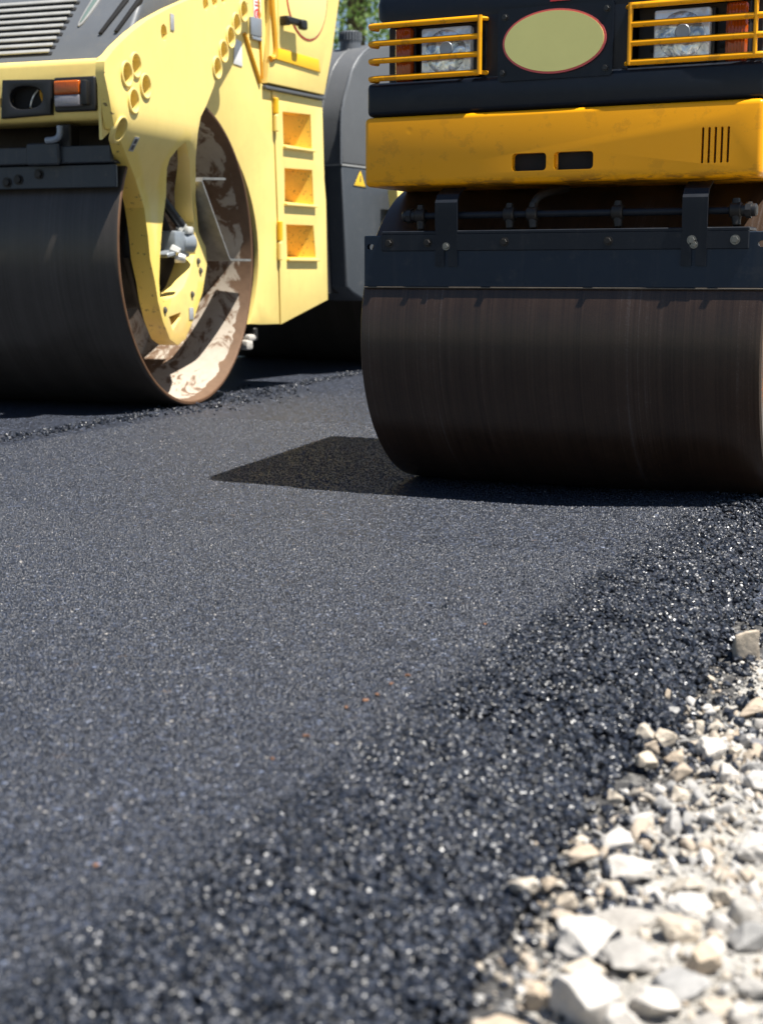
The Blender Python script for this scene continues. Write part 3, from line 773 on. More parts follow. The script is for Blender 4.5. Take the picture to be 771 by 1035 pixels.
    B('scraper_hanger', M['dark_steel'], lambda bm: (box(bm, -.235, -.185, -.63, -.56, 1.0, 1.10, .006, 1), ))
    B('scraper_hanger', M['dark_steel'], lambda bm: box(bm, -1.3, -1.2, -.63, -.56, 1.0, 1.12, .01, 1))
    B('pipe_hook', M['lens_grey'], lambda bm: tube(bm, [(-.21, -.66, 1.09), (-.21, -.66, 1.055), (-.23, -.66, 1.04), (-.27, -.66, 1.038)], .012, 10, 2))
    # front hood with louvres
    sl = R(55); y0, z0 = -.56, 1.322
    def hp(x, v, w): return Vector((x, y0 + v * math.cos(sl) - w * math.sin(sl), z0 + v * math.sin(sl) + w * math.cos(sl)))
    def hoodf(bm):
        vs = box(bm, -1.70, .0, .0, .62, -.35, .0, .02, 3)
        for v in vs: v.co = hp(v.co.x, v.co.y, v.co.z)
    hd = B('front_hood', M['slate'], hoodf)
    B('engine_shade_mass', M['cavity'], lambda bm: (box(bm, -1.66, -.30, -.30, .55, 1.30, 1.62), box(bm, -1.5, -.2, -.45, .5, 1.27, 1.32)))  # unseen mass added to shade the drum top and the ground below
    for k in range(9):
        v = .060 + k * .0315; xr = -.311 + k * .0053
        bm = bmesh.new()
        for q in box(bm, -1.2, xr, v - .009, v + .009, -.004, .0032, .004, 2): q.co = hp(q.co.x, q.co.y, q.co.z)
        slat = finish('louvre_slot', bm, M['cavity'], hd)
        bm = bmesh.new()
        for q in box(bm, -1.2, xr - .012, v + .001, v + .016, .003, .0105, .003, 2): q.co = hp(q.co.x, q.co.y, q.co.z)
        finish('fin', bm, M['slate_light'], slat)
    def lplate(name, pts, mat, w, t, par): return plate(name, pts, [], t, .002, lambda u, v, ww: tuple(hp(u, v, w + ww)), mat, par)
    hb = lplate('hood_handle', round_poly([(-.250, .19), (-.220, .185), (-.155, .40), (-.195, .42)], 2), M['slate_light'], .006, .006, hd)
    lplate('handle_recess', round_poly([(-.238, .203), (-.225, .20), (-.17, .385), (-.187, .395)], 2), plain('green_reflection_grey', (.16, .22, .20), .4), .008, .003, hb)  # green tint paints a reflection into the recess colour
    lplate('hinge_slot', [(-.135, .142), (-.120, .142), (-.055, .30), (-.06, .42), (-.078, .42), (-.078, .30)], M['cavity'], .010, .018, hd)
    lplate('hinge_slot', [(-.070, .146), (-.055, .146), (.0, .30), (.0, .42), (-.02, .42), (-.018, .30)], M['cavity'], .010, .018, hd)
    # cab flank: lower panels with the three step pockets (turned outwards towards the rear)
    arch = []
    for a in range(-28, 106, 6):
        y = .668 * math.cos(R(a)); z = .632 + .668 * math.sin(R(a)); arch.append(((y - .60) / math.cos(PANEL_TURN), z))
    A = arch + [(-.80, 1.9), (.20, 1.9), (.11, 1.40), (.185, 1.376), (.203, 1.2), (.222, .70), (.232, .312), (.089, .313)]
    plate('flank_panel', A, [], .025, .003, lambda u, v, w: pan(w, u, v), M['pale'], root)
    pk = [[(.27, 1.290), (.503, 1.298), (.513, 1.138), (.275, 1.143)], [(.281, 1.035), (.514, 1.040), (.526, .877), (.279, .881)], [(.290, .776), (.520, .778), (.540, .625), (.295, .620)]]
    sb = plate('step_panel', [(.190, 1.376), (.605, 1.372), (.620, 1.0), (.634, .90), (.645, .419), (.238, .310), (.228, .70), (.208, 1.2)], pk, .02, .002, lambda u, v, w: pan(.004 + w, u, v), M['pale'], root)
    for q in pk:
        def pocket(bm):
            TL, TR, BR, BL = [Vector((.0, a, b)) for a, b in q]
            w = TR.y - TL.y; D = -.11
            A_ = Vector((D, TL.y + .002, TL.z - .004)); C_ = Vector((D, BL.y + .002, BL.z + .01)); B_ = Vector((D, BL.y + .62 * w, BL.z + .01))
            v = [bm.verts.new(p) for p in (TL, TR, BR, BL, A_, B_, C_)]
            for f in ((0, 3, 6, 4), (4, 6, 5), (3, 2, 5, 6), (1, 5, 2), (0, 4, 1), (4, 5, 1)): bm.faces.new([v[i] for i in f])
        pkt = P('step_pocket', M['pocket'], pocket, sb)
        a, b = q[3], q[2]
        P('step_lip', M['pale'], lambda bm: box(bm, .0, .022, a[0] - .006, b[0] + .012, min(a[1], b[1]) - .014, min(a[1], b[1]) - .001, .003, 2), pkt)
    for z0_, z1_ in ((1.275, 1.345), (1.195, 1.268), (.70, .79), (.61, .692)):
        P('hinge', M['stripe'] if z0_ in (1.275, .70) else M['pale'], lambda bm: cyl(bm, (.012, .205 if z0_ > 1 else .226, z0_), (.012, .205 if z0_ > 1 else .226, z1_), .013, n=12, bev=.003), sb)
    P('step_tread', M['tank'], lambda bm: box(bm, -.3, .022, .115, .606, 1.376, 1.392, .004, 2))
    # door
    D = [(.120, 1.402), (.590, 1.398), (.665, 1.62), (.740, 1.917), (.80, 2.15), (.17, 2.15), (.156, 1.769), (.137, 1.50)]
    dr = plate('door', D, [], .04, .004, lambda u, v, w: pan(.028 + w, u, v), M['pale'], root)
    plate('door_inner_panel', [(.192, 1.530), (.552, 1.500), (.60, 1.62), (.675, 1.917), (.73, 2.12), (.215, 2.12), (.205, 1.7)], [], .006, .002, lambda u, v, w: pan(.033 + w, u, v), M['pale'], dr)
    plate('colour_band', [(.200, 1.562), (.530, 1.553), (.540, 1.496), (.170, 1.513)], [], .002, .0004, lambda u, v, w: pan(.0362 + w, u, v), M['stripe'], dr)
    plate('badge_rim', ellipse(.435, 1.84, .172, .212, 56), [], .002, .0004, lambda u, v, w: pan(.0362 + w, u, v), M['red'], dr)
    plate('badge', ellipse(.435, 1.84, .165, .205, 56), [], .002, .0004, lambda u, v, w: pan(.0376 + w, u, v), M['badge_left'], dr)
    hn = P('door_handle', M['black'], lambda bm: (box(bm, .03, .075, .212, .245, 1.665, 1.705, .006, 2), box(bm, .055, .085, .215, .345, 1.672, 1.702, .008, 3), box(bm, .07, .10, .30, .348, 1.655, 1.70, .01, 3)))
    hn.parent = dr
    P('door_seal', M['orange_trim'], lambda bm: tube(bm, [(.03, .150, 2.1), (.03, .155, 1.77), (.03, .176, 1.60), (.03, .182, 1.545), (.03, .168, 1.513), (.03, .138, 1.508)], .014, 10, 2), dr)
    P('door_seal', M['orange_trim'], lambda bm: tube(bm, [(.004, -.02, 1.60), (.004, .095, 1.40)], .010, 8), dr)
    P('window_seal', M['black'], lambda bm: tube(bm, [(.006, -.02, 1.70), (.006, .02, 1.80), (.006, .03, 1.88)], .010, 8), dr)
    P('gutter', M['orange_trim'], lambda bm: tube(bm, [(.004, .085, 1.85), (.004, .100, 1.60), (.004, .112, 1.42)], .006, 8), dr)
    lt = P('latch', M['lens_grey'], lambda bm: (box(bm, .0, .012, .022, .108, 1.598, 1.678, .004, 2), box(bm, .002, .016, .03, .10, 1.580, 1.594, .002, 1)))
    sg = plate('warning_sticker', [(.055, 1.665), (.110, 1.665), (.108, 1.78), (.055, 1.78)], [], .002, .0004, lambda u, v, w: pan(.004 + w, u, v), M['sticker_white'], root)
    plate('red_ring', ellipse(.083, 1.695, .024, .024, 28), [ellipse(.083, 1.695, .016, .016, 28)], .002, .0003, lambda u, v, w: pan(.0056 + w, u, v), M['red'], sg)
    plate('red_bar', [(.063, 1.73), (.103, 1.73), (.103, 1.736), (.063, 1.736)], [], .002, .0003, lambda u, v, w: pan(.0056 + w, u, v), M['red'], sg)
    plate('red_bar', [(.063, 1.745), (.103, 1.745), (.103, 1.749), (.063, 1.749)], [], .002, .0003, lambda u, v, w: pan(.0056 + w, u, v), M['red'], sg)
    plate('pictogram', ellipse(.083, 1.695, .005, .012, 12), [], .002, .0003, lambda u, v, w: pan(.0056 + w, u, v), M['red'], sg)
    plate('white_sticker', [(-.10, 1.46), (-.035, 1.455), (-.04, 1.56), (-.09, 1.57)], [], .002, .0004, lambda u, v, w: pan(.004 + w, u, v), M['sticker_white'], root)
    P('cab_light_block', M['tank_low'], lambda bm: (box(bm, -1.45, -.15, .13, .58, .46, 1.37), box(bm, -1.45, -.12, -.15, .70, 1.40, 2.1, .03, 2)))  # unseen blocks added behind the side panels to stop light
    P('foot_scraper', M['dark_steel'], lambda bm: box(bm, -.10, .0, .03, .06, .24, .30, .006, 1))
    P('mud_lump', M['white_stone'], lambda bm: (box(bm, -.06, .0, -.01, .05, .24, .27, .01, 2), box(bm, -.05, .0, -.03, .02, .20, .245, .01, 2)))
    # dark engine cover behind the cab
    prof = [(1.10, 1.115), (1.10, 1.345), (1.122, 1.422), (1.152, 1.49), (1.211, 1.607), (1.30, 1.69), (1.40, 1.745), (1.6, 1.785), (2.9, 1.80), (2.9, 1.115)]
    tk = plate('engine_cover', prof, [], 1.35, .012, lambda u, v, w: pan(-.2 + w, u, v), M['tank'], root)
    low = plate('lower_cover', [(1.104, 1.108), (1.15, .477), (1.22, .44), (1.34, .40), (2.9, .40), (2.9, 1.108)], [], 1.35, .012, lambda u, v, w: pan(-.205 + w, u, v), M['tank_low'], root)
    P('cover_seam', M['slate_light'], lambda bm: box(bm, -1.5, -.202, 1.101, 2.9, 1.108, 1.116), tk)
    for xr in (-.335, -.207):
        P('cover_rib', M['tank'] if xr < -.3 else M['slate'], lambda bm: tube(bm, [(xr, p[0] - .001, p[1]) for p in prof[:8]], .007, 8, 1), tk)
    def lid(bm):
        cyl(bm, (-.36, 1.44, 1.70), (-.36, 1.44, 1.84), .058, n=32, bev=.008)
        for k in range(24):
            a = 2 * math.pi * k / 24
            cyl(bm, (-.36 + .058 * math.cos(a), 1.44 + .058 * math.sin(a), 1.79), (-.36 + .058 * math.cos(a), 1.44 + .058 * math.sin(a), 1.835), .006, n=6)
    P('filler_cap', M['slate'], lid, tk)
    wt = plate('warning_triangle', [(1.215, 1.008), (1.345, 1.004), (1.285, 1.10)], [], .002, .0003, lambda u, v, w: pan(-.2025 + w, u, v), M['black'], root)
    plate('triangle_face', [(1.224, 1.012), (1.336, 1.009), (1.285, 1.091)], [], .002, .0003, lambda u, v, w: pan(-.2012 + w, u, v), M['triangle'], wt)
    plate('triangle_mark', [(1.278, 1.033), (1.289, 1.033), (1.289, 1.065), (1.278, 1.065)], [], .002, .0003, lambda u, v, w: pan(-.2000 + w, u, v), M['sticker_dark'], wt)
    # rear frame, rear drum and its yellow side plate
    P('chassis', M['cavity'], lambda bm: (box(bm, -1.45, -.30, .55, 1.3, .44, 1.1), box(bm, -1.55, -.25, 1.5, 3.2, .72, 1.1)))
    bm = bmesh.new(); lathe_x(bm, [(-1.75, .60), (-1.75, r), (-.22, r), (-.22, .60), (-.5, .59), (-.5, .02)], r, 96)
    for v in bm.verts: v.co = Vector(pan(v.co.x, v.co.y + 2.35, v.co.z))
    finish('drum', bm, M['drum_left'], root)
    plate('rear_side_plate', [(1.50, 1.0), (1.56, .74), (1.80, .70), (2.2, .55), (2.4, .3), (2.55, .55), (2.6, 1.0)], [], .06, .006, lambda u, v, w: pan(-.10 + w, u, v), M['pale'], root)
    return root

rr = right_roller()
lr = left_roller()

# ------------------------------------------------------------------ GROUND
def fbm(x, y, s, o=4):
    return mnoise.fractal(Vector((x * s, y * s, 3.7)), 1.0, 2.0, o)

def grid(name, xs, ys, zf, mat):
    nx, ny = len(xs), len(ys)
    v = np.array([(x, y, zf(x, y)) for y in ys for x in xs], np.float32)
    i = np.arange(nx * ny).reshape(ny, nx)
    f = np.stack([i[:-1, :-1], i[:-1, 1:], i[1:, 1:], i[1:, :-1]], -1).reshape(-1, 4)
    me = raw_mesh(name, v, f)
    return mesh_obj(name, me, mat, None, True, 180)

def raw_mesh(name, v, f):
    me = bpy.data.meshes.new(name); k = f.shape[1]
    me.vertices.add(len(v)); me.vertices.foreach_set('co', np.ascontiguousarray(v, np.float32).ravel())
    me.loops.add(f.size); me.loops.foreach_set('vertex_index', np.ascontiguousarray(f, np.int32).ravel())
    me.polygons.add(len(f)); me.polygons.foreach_set('loop_start', np.arange(0, f.size, k, dtype=np.int32))
    me.update(calc_edges=True); me.validate(); return me

bm = bmesh.new()
vs = [bm.verts.new(p) for p in ((-400, -400, -.10), (400, -400, -.10), (400, 900, -.10), (-400, 900, -.10))]
bm.faces.new(vs); tag(finish('ground', bm, M['ground'], None, False), 'dry earth and grass verge beyond the road', 'ground', None, 'structure')

EDGE = -.635
def edge_x(y): return EDGE + .03 * math.sin(y * 2.1 + .4) * .4 + .02 * fbm(0, y, 2.2, 3)
def ridge(x, y):
    t = np.clip((np.asarray(x) + 1.10) / .50, 0, 1); return .026 * t * t * (3 - 2 * t) * np.exp(-((np.asarray(y) - 3.35) / .75) ** 2)
def mat_z(x, y):
    e = edge_x(y)
    z = .0012 * fbm(x, y, 1.1, 3) + float(ridge(x, y))
    if x > e - .08:
        t = (x - (e - .08)) / .32; z -= .065 * t * t
    return z
xs = np.concatenate([np.linspace(-11, -3.5, 12), np.linspace(-3.3, -1.2, 20), np.linspace(-1.15, -.84, 10), np.linspace(-.80, -.30, 50)])
ys = np.concatenate([np.linspace(-6, .2, 10), np.linspace(.25, 5, 120), np.linspace(5.3, 14, 30), np.linspace(16, 120, 20)])
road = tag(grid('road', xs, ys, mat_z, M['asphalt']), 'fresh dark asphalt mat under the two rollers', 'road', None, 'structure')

def verge_z(x, y):
    return -.048 + .010 * fbm(x, y, 6, 4) + .004 * fbm(x + 7, y, 30, 3)
xs = np.concatenate([np.linspace(-.50, .35, 120), np.linspace(.4, 6, 20)])
ys = np.concatenate([np.linspace(-4, .3, 10), np.linspace(.35, 2.6, 260), np.linspace(2.7, 40, 40)])
tag(grid('verge', xs, ys, verge_z, M['verge']), 'dusty pale gravel bed beside the rough asphalt edge', 'verge', None, 'structure')

# loose grains -------------------------------------------------------------
def templates(sub, k, amp, seed):
    out = []
    for i in range(k):
        bm = bmesh.new(); bmesh.ops.create_icosphere(bm, subdivisions=sub, radius=1)
        off = Vector((seed + i * 13.1, i * 3.3, i * 7.7))
        for v in bm.verts:
            n = mnoise.noise(v.co * 1.1 + off); n2 = mnoise.noise(v.co * 2.6 + off)
            v.co *= 1 + amp * n + amp * .55 * n2
        bm.verts.index_update()
        out.append((np.array([v.co[:] for v in bm.verts]), np.array([[v.index for v in f.verts] for f in bm.faces]))); bm.free()
    return out

def rand_rot(n):
    q = rng.normal(size=(n, 4)); q /= np.linalg.norm(q, axis=1)[:, None]
    w, x, y, z = q.T
    return np.stack([np.stack([1 - 2 * (y * y + z * z), 2 * (x * y - z * w), 2 * (x * z + y * w)], -1), np.stack([2 * (x * y + z * w), 1 - 2 * (x * x + z * z), 2 * (y * z - x * w)], -1), np.stack([2 * (x * z - y * w), 2 * (y * z + x * w), 1 - 2 * (x * x + y * y)], -1)], -2)

def scatter(pos, size, temps, flat=.75, owner=False):
    V, F, O = [], [], []; base = 0
    which = rng.integers(0, len(temps), len(pos)); rot = rand_rot(len(pos))
    for k, (tv, tf) in enumerate(temps):
        idx = np.where(which == k)[0]
        if not len(idx): continue
        an = rng.uniform(flat, 1.15, (len(idx), 1, 3))
        v = np.einsum('nij,nvj->nvi', rot[idx], tv[None] * an) * size[idx, None, None] + pos[idx, None, :]
        f = tf[None] + (np.arange(len(idx)) * len(tv))[:, None, None] + base
        V.append(v.reshape(-1, 3)); F.append(f.reshape(-1, 3)); base += len(idx) * len(tv); O.append(np.repeat(idx, len(tf)))
    if owner: return np.concatenate(V), np.concatenate(F), np.concatenate(O)
    return np.concatenate(V), np.concatenate(F)

def grains(name, n, ylo, yhi, ypow, xfn, smin, smax, temps, lift, mat, label, smooth=True, angle=40, zoff=None):
    y = ylo + (yhi - ylo) * rng.random(n) ** ypow
    x = xfn(y, n)
    s = smin + (smax - smin) * rng.random(n) ** 2.2
    z = np.array([(mat_z(a, b) if zoff is None else zoff(a, b)) for a, b in zip(x, y)]) + s * lift
    V, F = scatter(np.stack([x, y, z], -1), s, temps)
    return V, F

T1 = templates(2, 16, .55, 1.0)     # 80-face grains for the near part
T0 = templates(1, 16, .45, 50.)     # 20-face grains further off
def xedge(y, n):
    e = np.array([edge_x(v) for v in y]); u = rng.random(n)
    return e - .07 + (.285 + np.array([.05 * fbm(3.1, v, 5, 3) for v in y])) * u ** .95 - .05 * rng.random(n) ** 3
def clump(V_y): pass
parts = []
def add_rows(n, y0, y1, temps, s0, s1):
    y = rng.uniform(y0, y1, n); x = xedge(y, n)
    e = np.array([edge_x(v) for v in y]); t = np.clip((x - e + .07) / .30, 0, 1)
    s = (s0 + (s1 - s0) * rng.random(n) ** 1.7) * (.72 + .45 * t)
    bump_ = np.array([fbm(a, b, 14, 3) for a, b in zip(x, y)])
    z = np.array([max(mat_z(a, b), -.046) for a, b in zip(x, y)]) + s * (-.55 + .75 * t ** .6) + (t ** .5) * .010 * bump_ + t * .008 * rng.random(n) + .007 * np.sin(np.pi * np.clip(t, 0, 1)) ** 1.5
    parts.append(scatter(np.stack([x, y, z], -1), s, temps))
add_rows(17000, .55, 1.55, T1, .0028, .0072)
add_rows(19000, 1.55, 3.05, T0, .0030, .0072)
add_rows(9000, 3.05, 6.5, T0, .0036, .0075)
add_rows(6000, 6.5, 13, T0, .005, .010)
# crumbs straying over the mat and over the gravel
n = 6500; y = rng.uniform(.55, 4.2, n); e = np.array([edge_x(v) for v in y]); x = e - .045 - .20 * rng.random(n) ** 2.2
s = rng.uniform(.0016, .0040, n); z = np.array([mat_z(a, b) for a, b in zip(x, y)]) - s * rng.uniform(.0, .6, n); parts.append(scatter(np.stack([x, y, z], -1), s, T0))
n = 4200; y = rng.uniform(.6, 3.2, n); x = -.460 + .17 * rng.random(n) ** 2.2; s = .0018 + .007 * rng.random(n) ** 3
z = np.array([verge_z(a, b) for a, b in zip(x, y)]) + s * .5; parts.append(scatter(np.stack([x, y, z], -1), s, T1))
b = 0; VV, FF = [], []
for v, f in parts: VV.append(v); FF.append(f + b); b += len(v)
me = raw_mesh('loose_asphalt', np.concatenate(VV), np.concatenate(FF))
tag(mesh_obj('loose_asphalt', me, M['grain'], None, True, 50), 'rough band of loose black asphalt grains along the mat edge', 'loose asphalt', None, 'stuff')

# rolled aggregate standing a millimetre or so out of the smooth mat
def chips(n, x0, x1, y0, y1, keep=None):
    x = rng.uniform(x0, x1, n); y = rng.uniform(y0, y1, n)
    k = x < -.66 + .10 * rng.random(n) ** 2
    x, y = x[k], y[k]; n = len(x)
    r = .0014 + .0026 * rng.random(n) ** 1.8
    a = rng.random((n, 1)) * 6.283 + np.arange(5)[None] * 1.2566 + rng.uniform(-.35, .35, (n, 5))
    rad = r[:, None] * rng.uniform(.7, 1.15, (n, 5))
    tilt = rng.normal(size=(n, 2)) * np.where(rng.random(n) < .15, .45, .15)[:, None]
    h = (.0003 + .0011 * rng.random(n))[:, None]
    tx, ty = rad * np.cos(a), rad * np.sin(a)
    tz = h + np.clip(tx * tilt[:, :1] + ty * tilt[:, 1:], -.002, .002)
    top = np.stack([x[:, None] + tx * .72, y[:, None] + ty * .72, tz + .0005], -1)
    bot = np.stack([x[:, None] + tx, y[:, None] + ty, np.full((n, 5), -.002)], -1)
    zz = np.array([mat_z(p_, q_) for p_, q_ in zip(x, y)])[:, None]
    top[:, :, 2] += zz; bot[:, :, 2] += zz
    v = np.concatenate([top, bot], 1).reshape(-1, 3)
    t_ = [(0, 1, 2), (0, 2, 3), (0, 3, 4)] + [q for i in range(5) for q in ((5 + i, 5 + (i + 1) % 5, (i + 1) % 5), (5 + i, (i + 1) % 5, i))]
    f = np.array(t_)[None] + (np.arange(n) * 10)[:, None, None]
    return v, f.reshape(-1, 3)
cp = [chips(170000, -2.6, -.56, .45, 2.6), chips(75000, -3.0, -.56, 2.6, 4.6)]
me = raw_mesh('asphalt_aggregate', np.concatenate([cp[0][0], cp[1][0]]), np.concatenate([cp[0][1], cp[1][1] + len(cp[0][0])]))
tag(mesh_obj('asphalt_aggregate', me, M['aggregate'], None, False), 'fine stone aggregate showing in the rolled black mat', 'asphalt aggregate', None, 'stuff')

# crumbs along the seam beside the left drum
n = 1500; q = rng.random(n); y = 3.3 + 4.0 * q
sx = np.interp(y, [3.3, 3.66, 4.17, 4.94, 5.9, 7.1], [-3.10, -3.11, -3.124, -3.19, -3.36, -3.47])
dens = rng.normal(size=n) * np.where((y > 4.6) & (y < 6.0), .10, .035)
x = sx + dens + np.where(y > 4.9, .05, 0); s = .003 + .008 * rng.random(n) ** 3
V, F = scatter(np.stack([x, y, s * .35], -1), s, T0)
tag(mesh_obj('asphalt_crumbs', raw_mesh('asphalt_crumbs', V, F), M['grain'], None, True, 50), 'crumbled asphalt along the seam beside the left drum', 'asphalt crumbs', None, 'stuff')

# ------------------------------------------------------------------ STONES
def stone_mesh(seed, w, h, d, mat, rounded=.5, name='stone', blocky=.4):
    rnd = random.Random(seed); bm = bmesh.new()
    for k in range(16):
        v = Vector((rnd.gauss(0, 1), rnd.gauss(0, 1), rnd.gauss(0, 1))).normalized()
        if blocky == 1. and k < 6: v = Vector((k & 1 or -1, k & 2 and 1 or -1, k & 4 and 1 or -1)).normalized()
        m = max(abs(v.x), abs(v.y), abs(v.z)); v = v.lerp(v / m, min(blocky, .9)) * rnd.uniform(.80, 1.05)
        bm.verts.new(v)
    r = bmesh.ops.convex_hull(bm, input=bm.verts[:])
    bmesh.ops.delete(bm, geom=[e for e in r['geom_interior'] if isinstance(e, bmesh.types.BMVert)], context='VERTS')
    bmesh.ops.dissolve_limit(bm, angle_limit=R(14), verts=bm.verts[:], edges=bm.edges[:])
    bmesh.ops.bevel(bm, geom=bm.edges[:], offset=.05 + .09 * rounded, segments=2, profile=.6, affect='EDGES', clamp_overlap=True)
    bmesh.ops.triangulate(bm, faces=bm.faces[:])
    bmesh.ops.subdivide_edges(bm, edges=[e for e in bm.edges if e.calc_length() > .22], cuts=4, use_grid_fill=True)
    off = Vector((seed * 1.7, seed * .3, 0))
    for v in bm.verts:
        v.co += v.co.normalized() * (.12 * mnoise.noise(v.co * 1.5 + off) + .085 * mnoise.noise(v.co * 3.7 + off) + .03 * mnoise.noise(v.co * 9 + off))
        v.co = Vector((v.co.x * w / 2, v.co.y * d / 2, v.co.z * h / 2))
    me = bpy.data.meshes.new(name); bmesh.ops.recalc_face_normals(bm, faces=bm.faces[:]); bm.to_mesh(me); bm.free()
    me.materials.append(mat); me.shade_smooth(); me.set_sharp_from_angle(angle=R(32))
    return me

# x, y (m), width, height (cm), colour, label
STONES = [
 (-.409, 1.200, 3.1, 1.9, 'cream', 'cream lump at the edge of the black grains, left end of a row of three'),
 (-.394, 1.225, 2.1, 1.4, 'tan_stone', 'small tan stone between two cream lumps at the black grain edge'),
 (-.369, 1.210, 2.1, 1.7, 'cream', 'small cream stone right of a tan one at the black grain edge'),
 (-.379, 1.297, 3.7, 1.6, 'tan_stone', 'flat tan stone poking out of the black grains'),
 (-.367, 1.368, 4.2, 2.1, 'white_stone', 'broad pale chunk with dark shadow under it beside the rough edge'),
 (-.330, 1.301, 4.6, 2.3, 'white_stone', 'tilted white slab just below the broad pale chunk'),
 (-.321, 1.434, 2.4, 3.0, 'white_stone', 'upright white wedge standing alone among tarry crumbs'),
 (-.322, 1.126, 6.9, 3.0, 'white_stone', 'long pale pinkish slab in the middle of the gravel'),
 (-.304, 1.110, 2.0, 1.8, 'tan_stone', 'small tan stone against the right end of the long slab'),
 (-.303, 1.198, 7.2, 1.6, 'grey_stone', 'long thin grey slab behind the long pale one'),
 (-.281, 1.117, 6.1, 2.2, 'grey_stone', 'pointed grey slab right of the long pale slab'),
 (-.315, 1.075, 3.9, 1.8, 'cream', 'cream wedge under the long pale slab'),
 (-.290, 1.020, 6.7, 3.7, 'white_stone', 'largest white block low in the gravel, broad lumpy top'),
 (-.335, 1.022, 2.2, 2.6, 'tan_stone', 'upright tan stone left of the largest white block'),
 (-.258, 1.000, 3.0, 3.2, 'white_stone', 'white stone tucked against the right of the largest block'),
 (-.256, 1.175, 4.1, 2.7, 'cream', 'pale cream block between grey slab and gravel dust'),
 (-.219, 1.123, 3.5, 2.6, 'tan_stone', 'orange cream stone in the right half of the gravel'),
 (-.234, 1.080, 5.5, 2.2, 'grey_stone', 'grey angular slab beneath the orange cream stone'),
 (-.241, 1.045, 4.4, 2.0, 'white_stone', 'white slab leaning under the grey angular slab'),
 (-.193, 1.185, 3.5, 2.9, 'grey_stone', 'grey cube shaped stone at the right frame edge'),
 (-.207, 1.240, 4.2, 3.2, 'grey_stone', 'grey shaded boulder above the cube shaped stone'),
 (-.237, 1.282, 3.1, 2.4, 'cream', 'cream pebble under the big cracked slab'),
 (-.222, 1.213, 2.8, 1.9, 'white_stone', 'rounded white stone left of the grey cube shaped one'),
 (-.262, 1.246, 4.6, 1.8, 'white_stone', 'flat white stone in the dust behind the pale cream block'),
 (-.196, 1.061, 2.6, 2.0, 'cream', 'cream stone right of the leaning white slab'),
 (-.176, 1.055, 2.2, 2.4, 'white_stone', 'white upright stone in the low right corner'),
 (-.176, 1.105, 3.5, 2.1, 'grey_stone', 'grey stone right of the orange cream stone'),
 (-.340, .962, 5.6, 2.2, 'tan_stone', 'large tan slab lowest in the picture, cut by the frame'),
 (-.352, .997, 1.8, 1.8, 'grey_stone', 'grey pebble half sunk in tarry grains low in the picture'),
 (-.232, 1.400, 4.8, 3.4, 'white_stone', 'big cracked pale slab at the right frame edge'),
 (-.198, 1.030, 3.2, 1.5, 'grey_stone', 'thin grey flake near the low right corner'),
 (-.222, 1.160, 2.9, 1.5, 'white_stone', 'small white flake above the orange cream stone'),
 (-.272, 1.290, 4.0, 1.6, 'cream', 'low cream slab in dust left of the cream pebble'),
 (-.377, 2.158, 4.9, 5.4, 'tarry_stone', 'isolated blocky stone with tar spots standing on black grains'),
 (-.315, 1.890, 5.2, 1.7, 'tan_stone', 'flat tan stone furthest away in the gravel at the frame edge'),
 (-.367, 1.774, 1.8, 2.2, 'cream', 'upright cream pebble in the far part of the gravel'),
 (-.350, 1.800, 2.3, 1.7, 'cream', 'rounded cream pebble right of the upright one'),
 (-.327, 1.795, 1.8, 1.4, 'tan_stone', 'little tan pebble near the far end of the gravel'),
 (-.418, 1.692, 2.4, 2.3, 'cream', 'cream pebble furthest left against the black grains'),
 (-.395, 1.701, 3.0, 1.9, 'cream', 'cream angular stone right of the leftmost pebble'),
 (-.371, 1.654, 3.0, 2.1, 'tan_stone', 'tan stone in the upper cluster, centre'),
 (-.392, 1.600, 2.9, 2.3, 'cream', 'cream stone with tar fleck low in the upper cluster'),
 (-.350, 1.600, 3.2, 2.2, 'tan_stone', 'orange tinted stone low in the upper cluster'),
 (-.341, 1.540, 2.7, 2.1, 'cream', 'cream stone alone between upper cluster and white wedge'),
 (-.335, 1.690, 4.0, 3.0, 'white_stone', 'largest white lump of the upper cluster'),
 (-.302, 1.770, 2.4, 2.1, 'white_stone', 'white rounded stone near the flat tan one'),
 (-.309, 1.718, 1.9, 1.6, 'cream', 'cream pebble right of the largest white lump'),
 (-.290, 1.710, 1.9, 1.8, 'tan_stone', 'tan pebble beside the dark grey stone'),
 (-.288, 1.761, 2.2, 2.0, 'slate_stone', 'dark grey stone among pale gravel at the frame edge'),
 (-.276, 1.665, 3.2, 1.8, 'grey_stone', 'grey flat stone below the dark grey one'),
 (-.300, 1.840, 2.4, 1.9, 'grey_stone', 'grey pebble between the flat tan stone and white stones'),
 (-.300, 1.620, 3.2, 2.2, 'white_stone', 'pale stone sunk in dust right of the orange tinted one'),
 (-.400, 1.650, 2.1, 1.9, 'tan_stone', 'tan pebble just left of the tan stone in the upper cluster'),
 (-.396, 1.475, 1.9, 1.4, 'cream', 'cream chip on the black grain edge below the upper cluster'),
 (-.399, 1.996, 1.2, 1.2, 'cream', 'tiny cream chip on black grains below the isolated block'),
 (-.437, 1.891, 1.1, 1.5, 'tan_stone', 'tiny tan chip on black grains left of the gravel'),
 (-.407, 1.815, 2.1, 1.3, 'grey_stone', 'small grey stone at the top left tip of the gravel'),
 (-.262, 1.600, 3.4, 2.4, 'white_stone', 'white stone at the frame edge above the big cracked slab'),
]
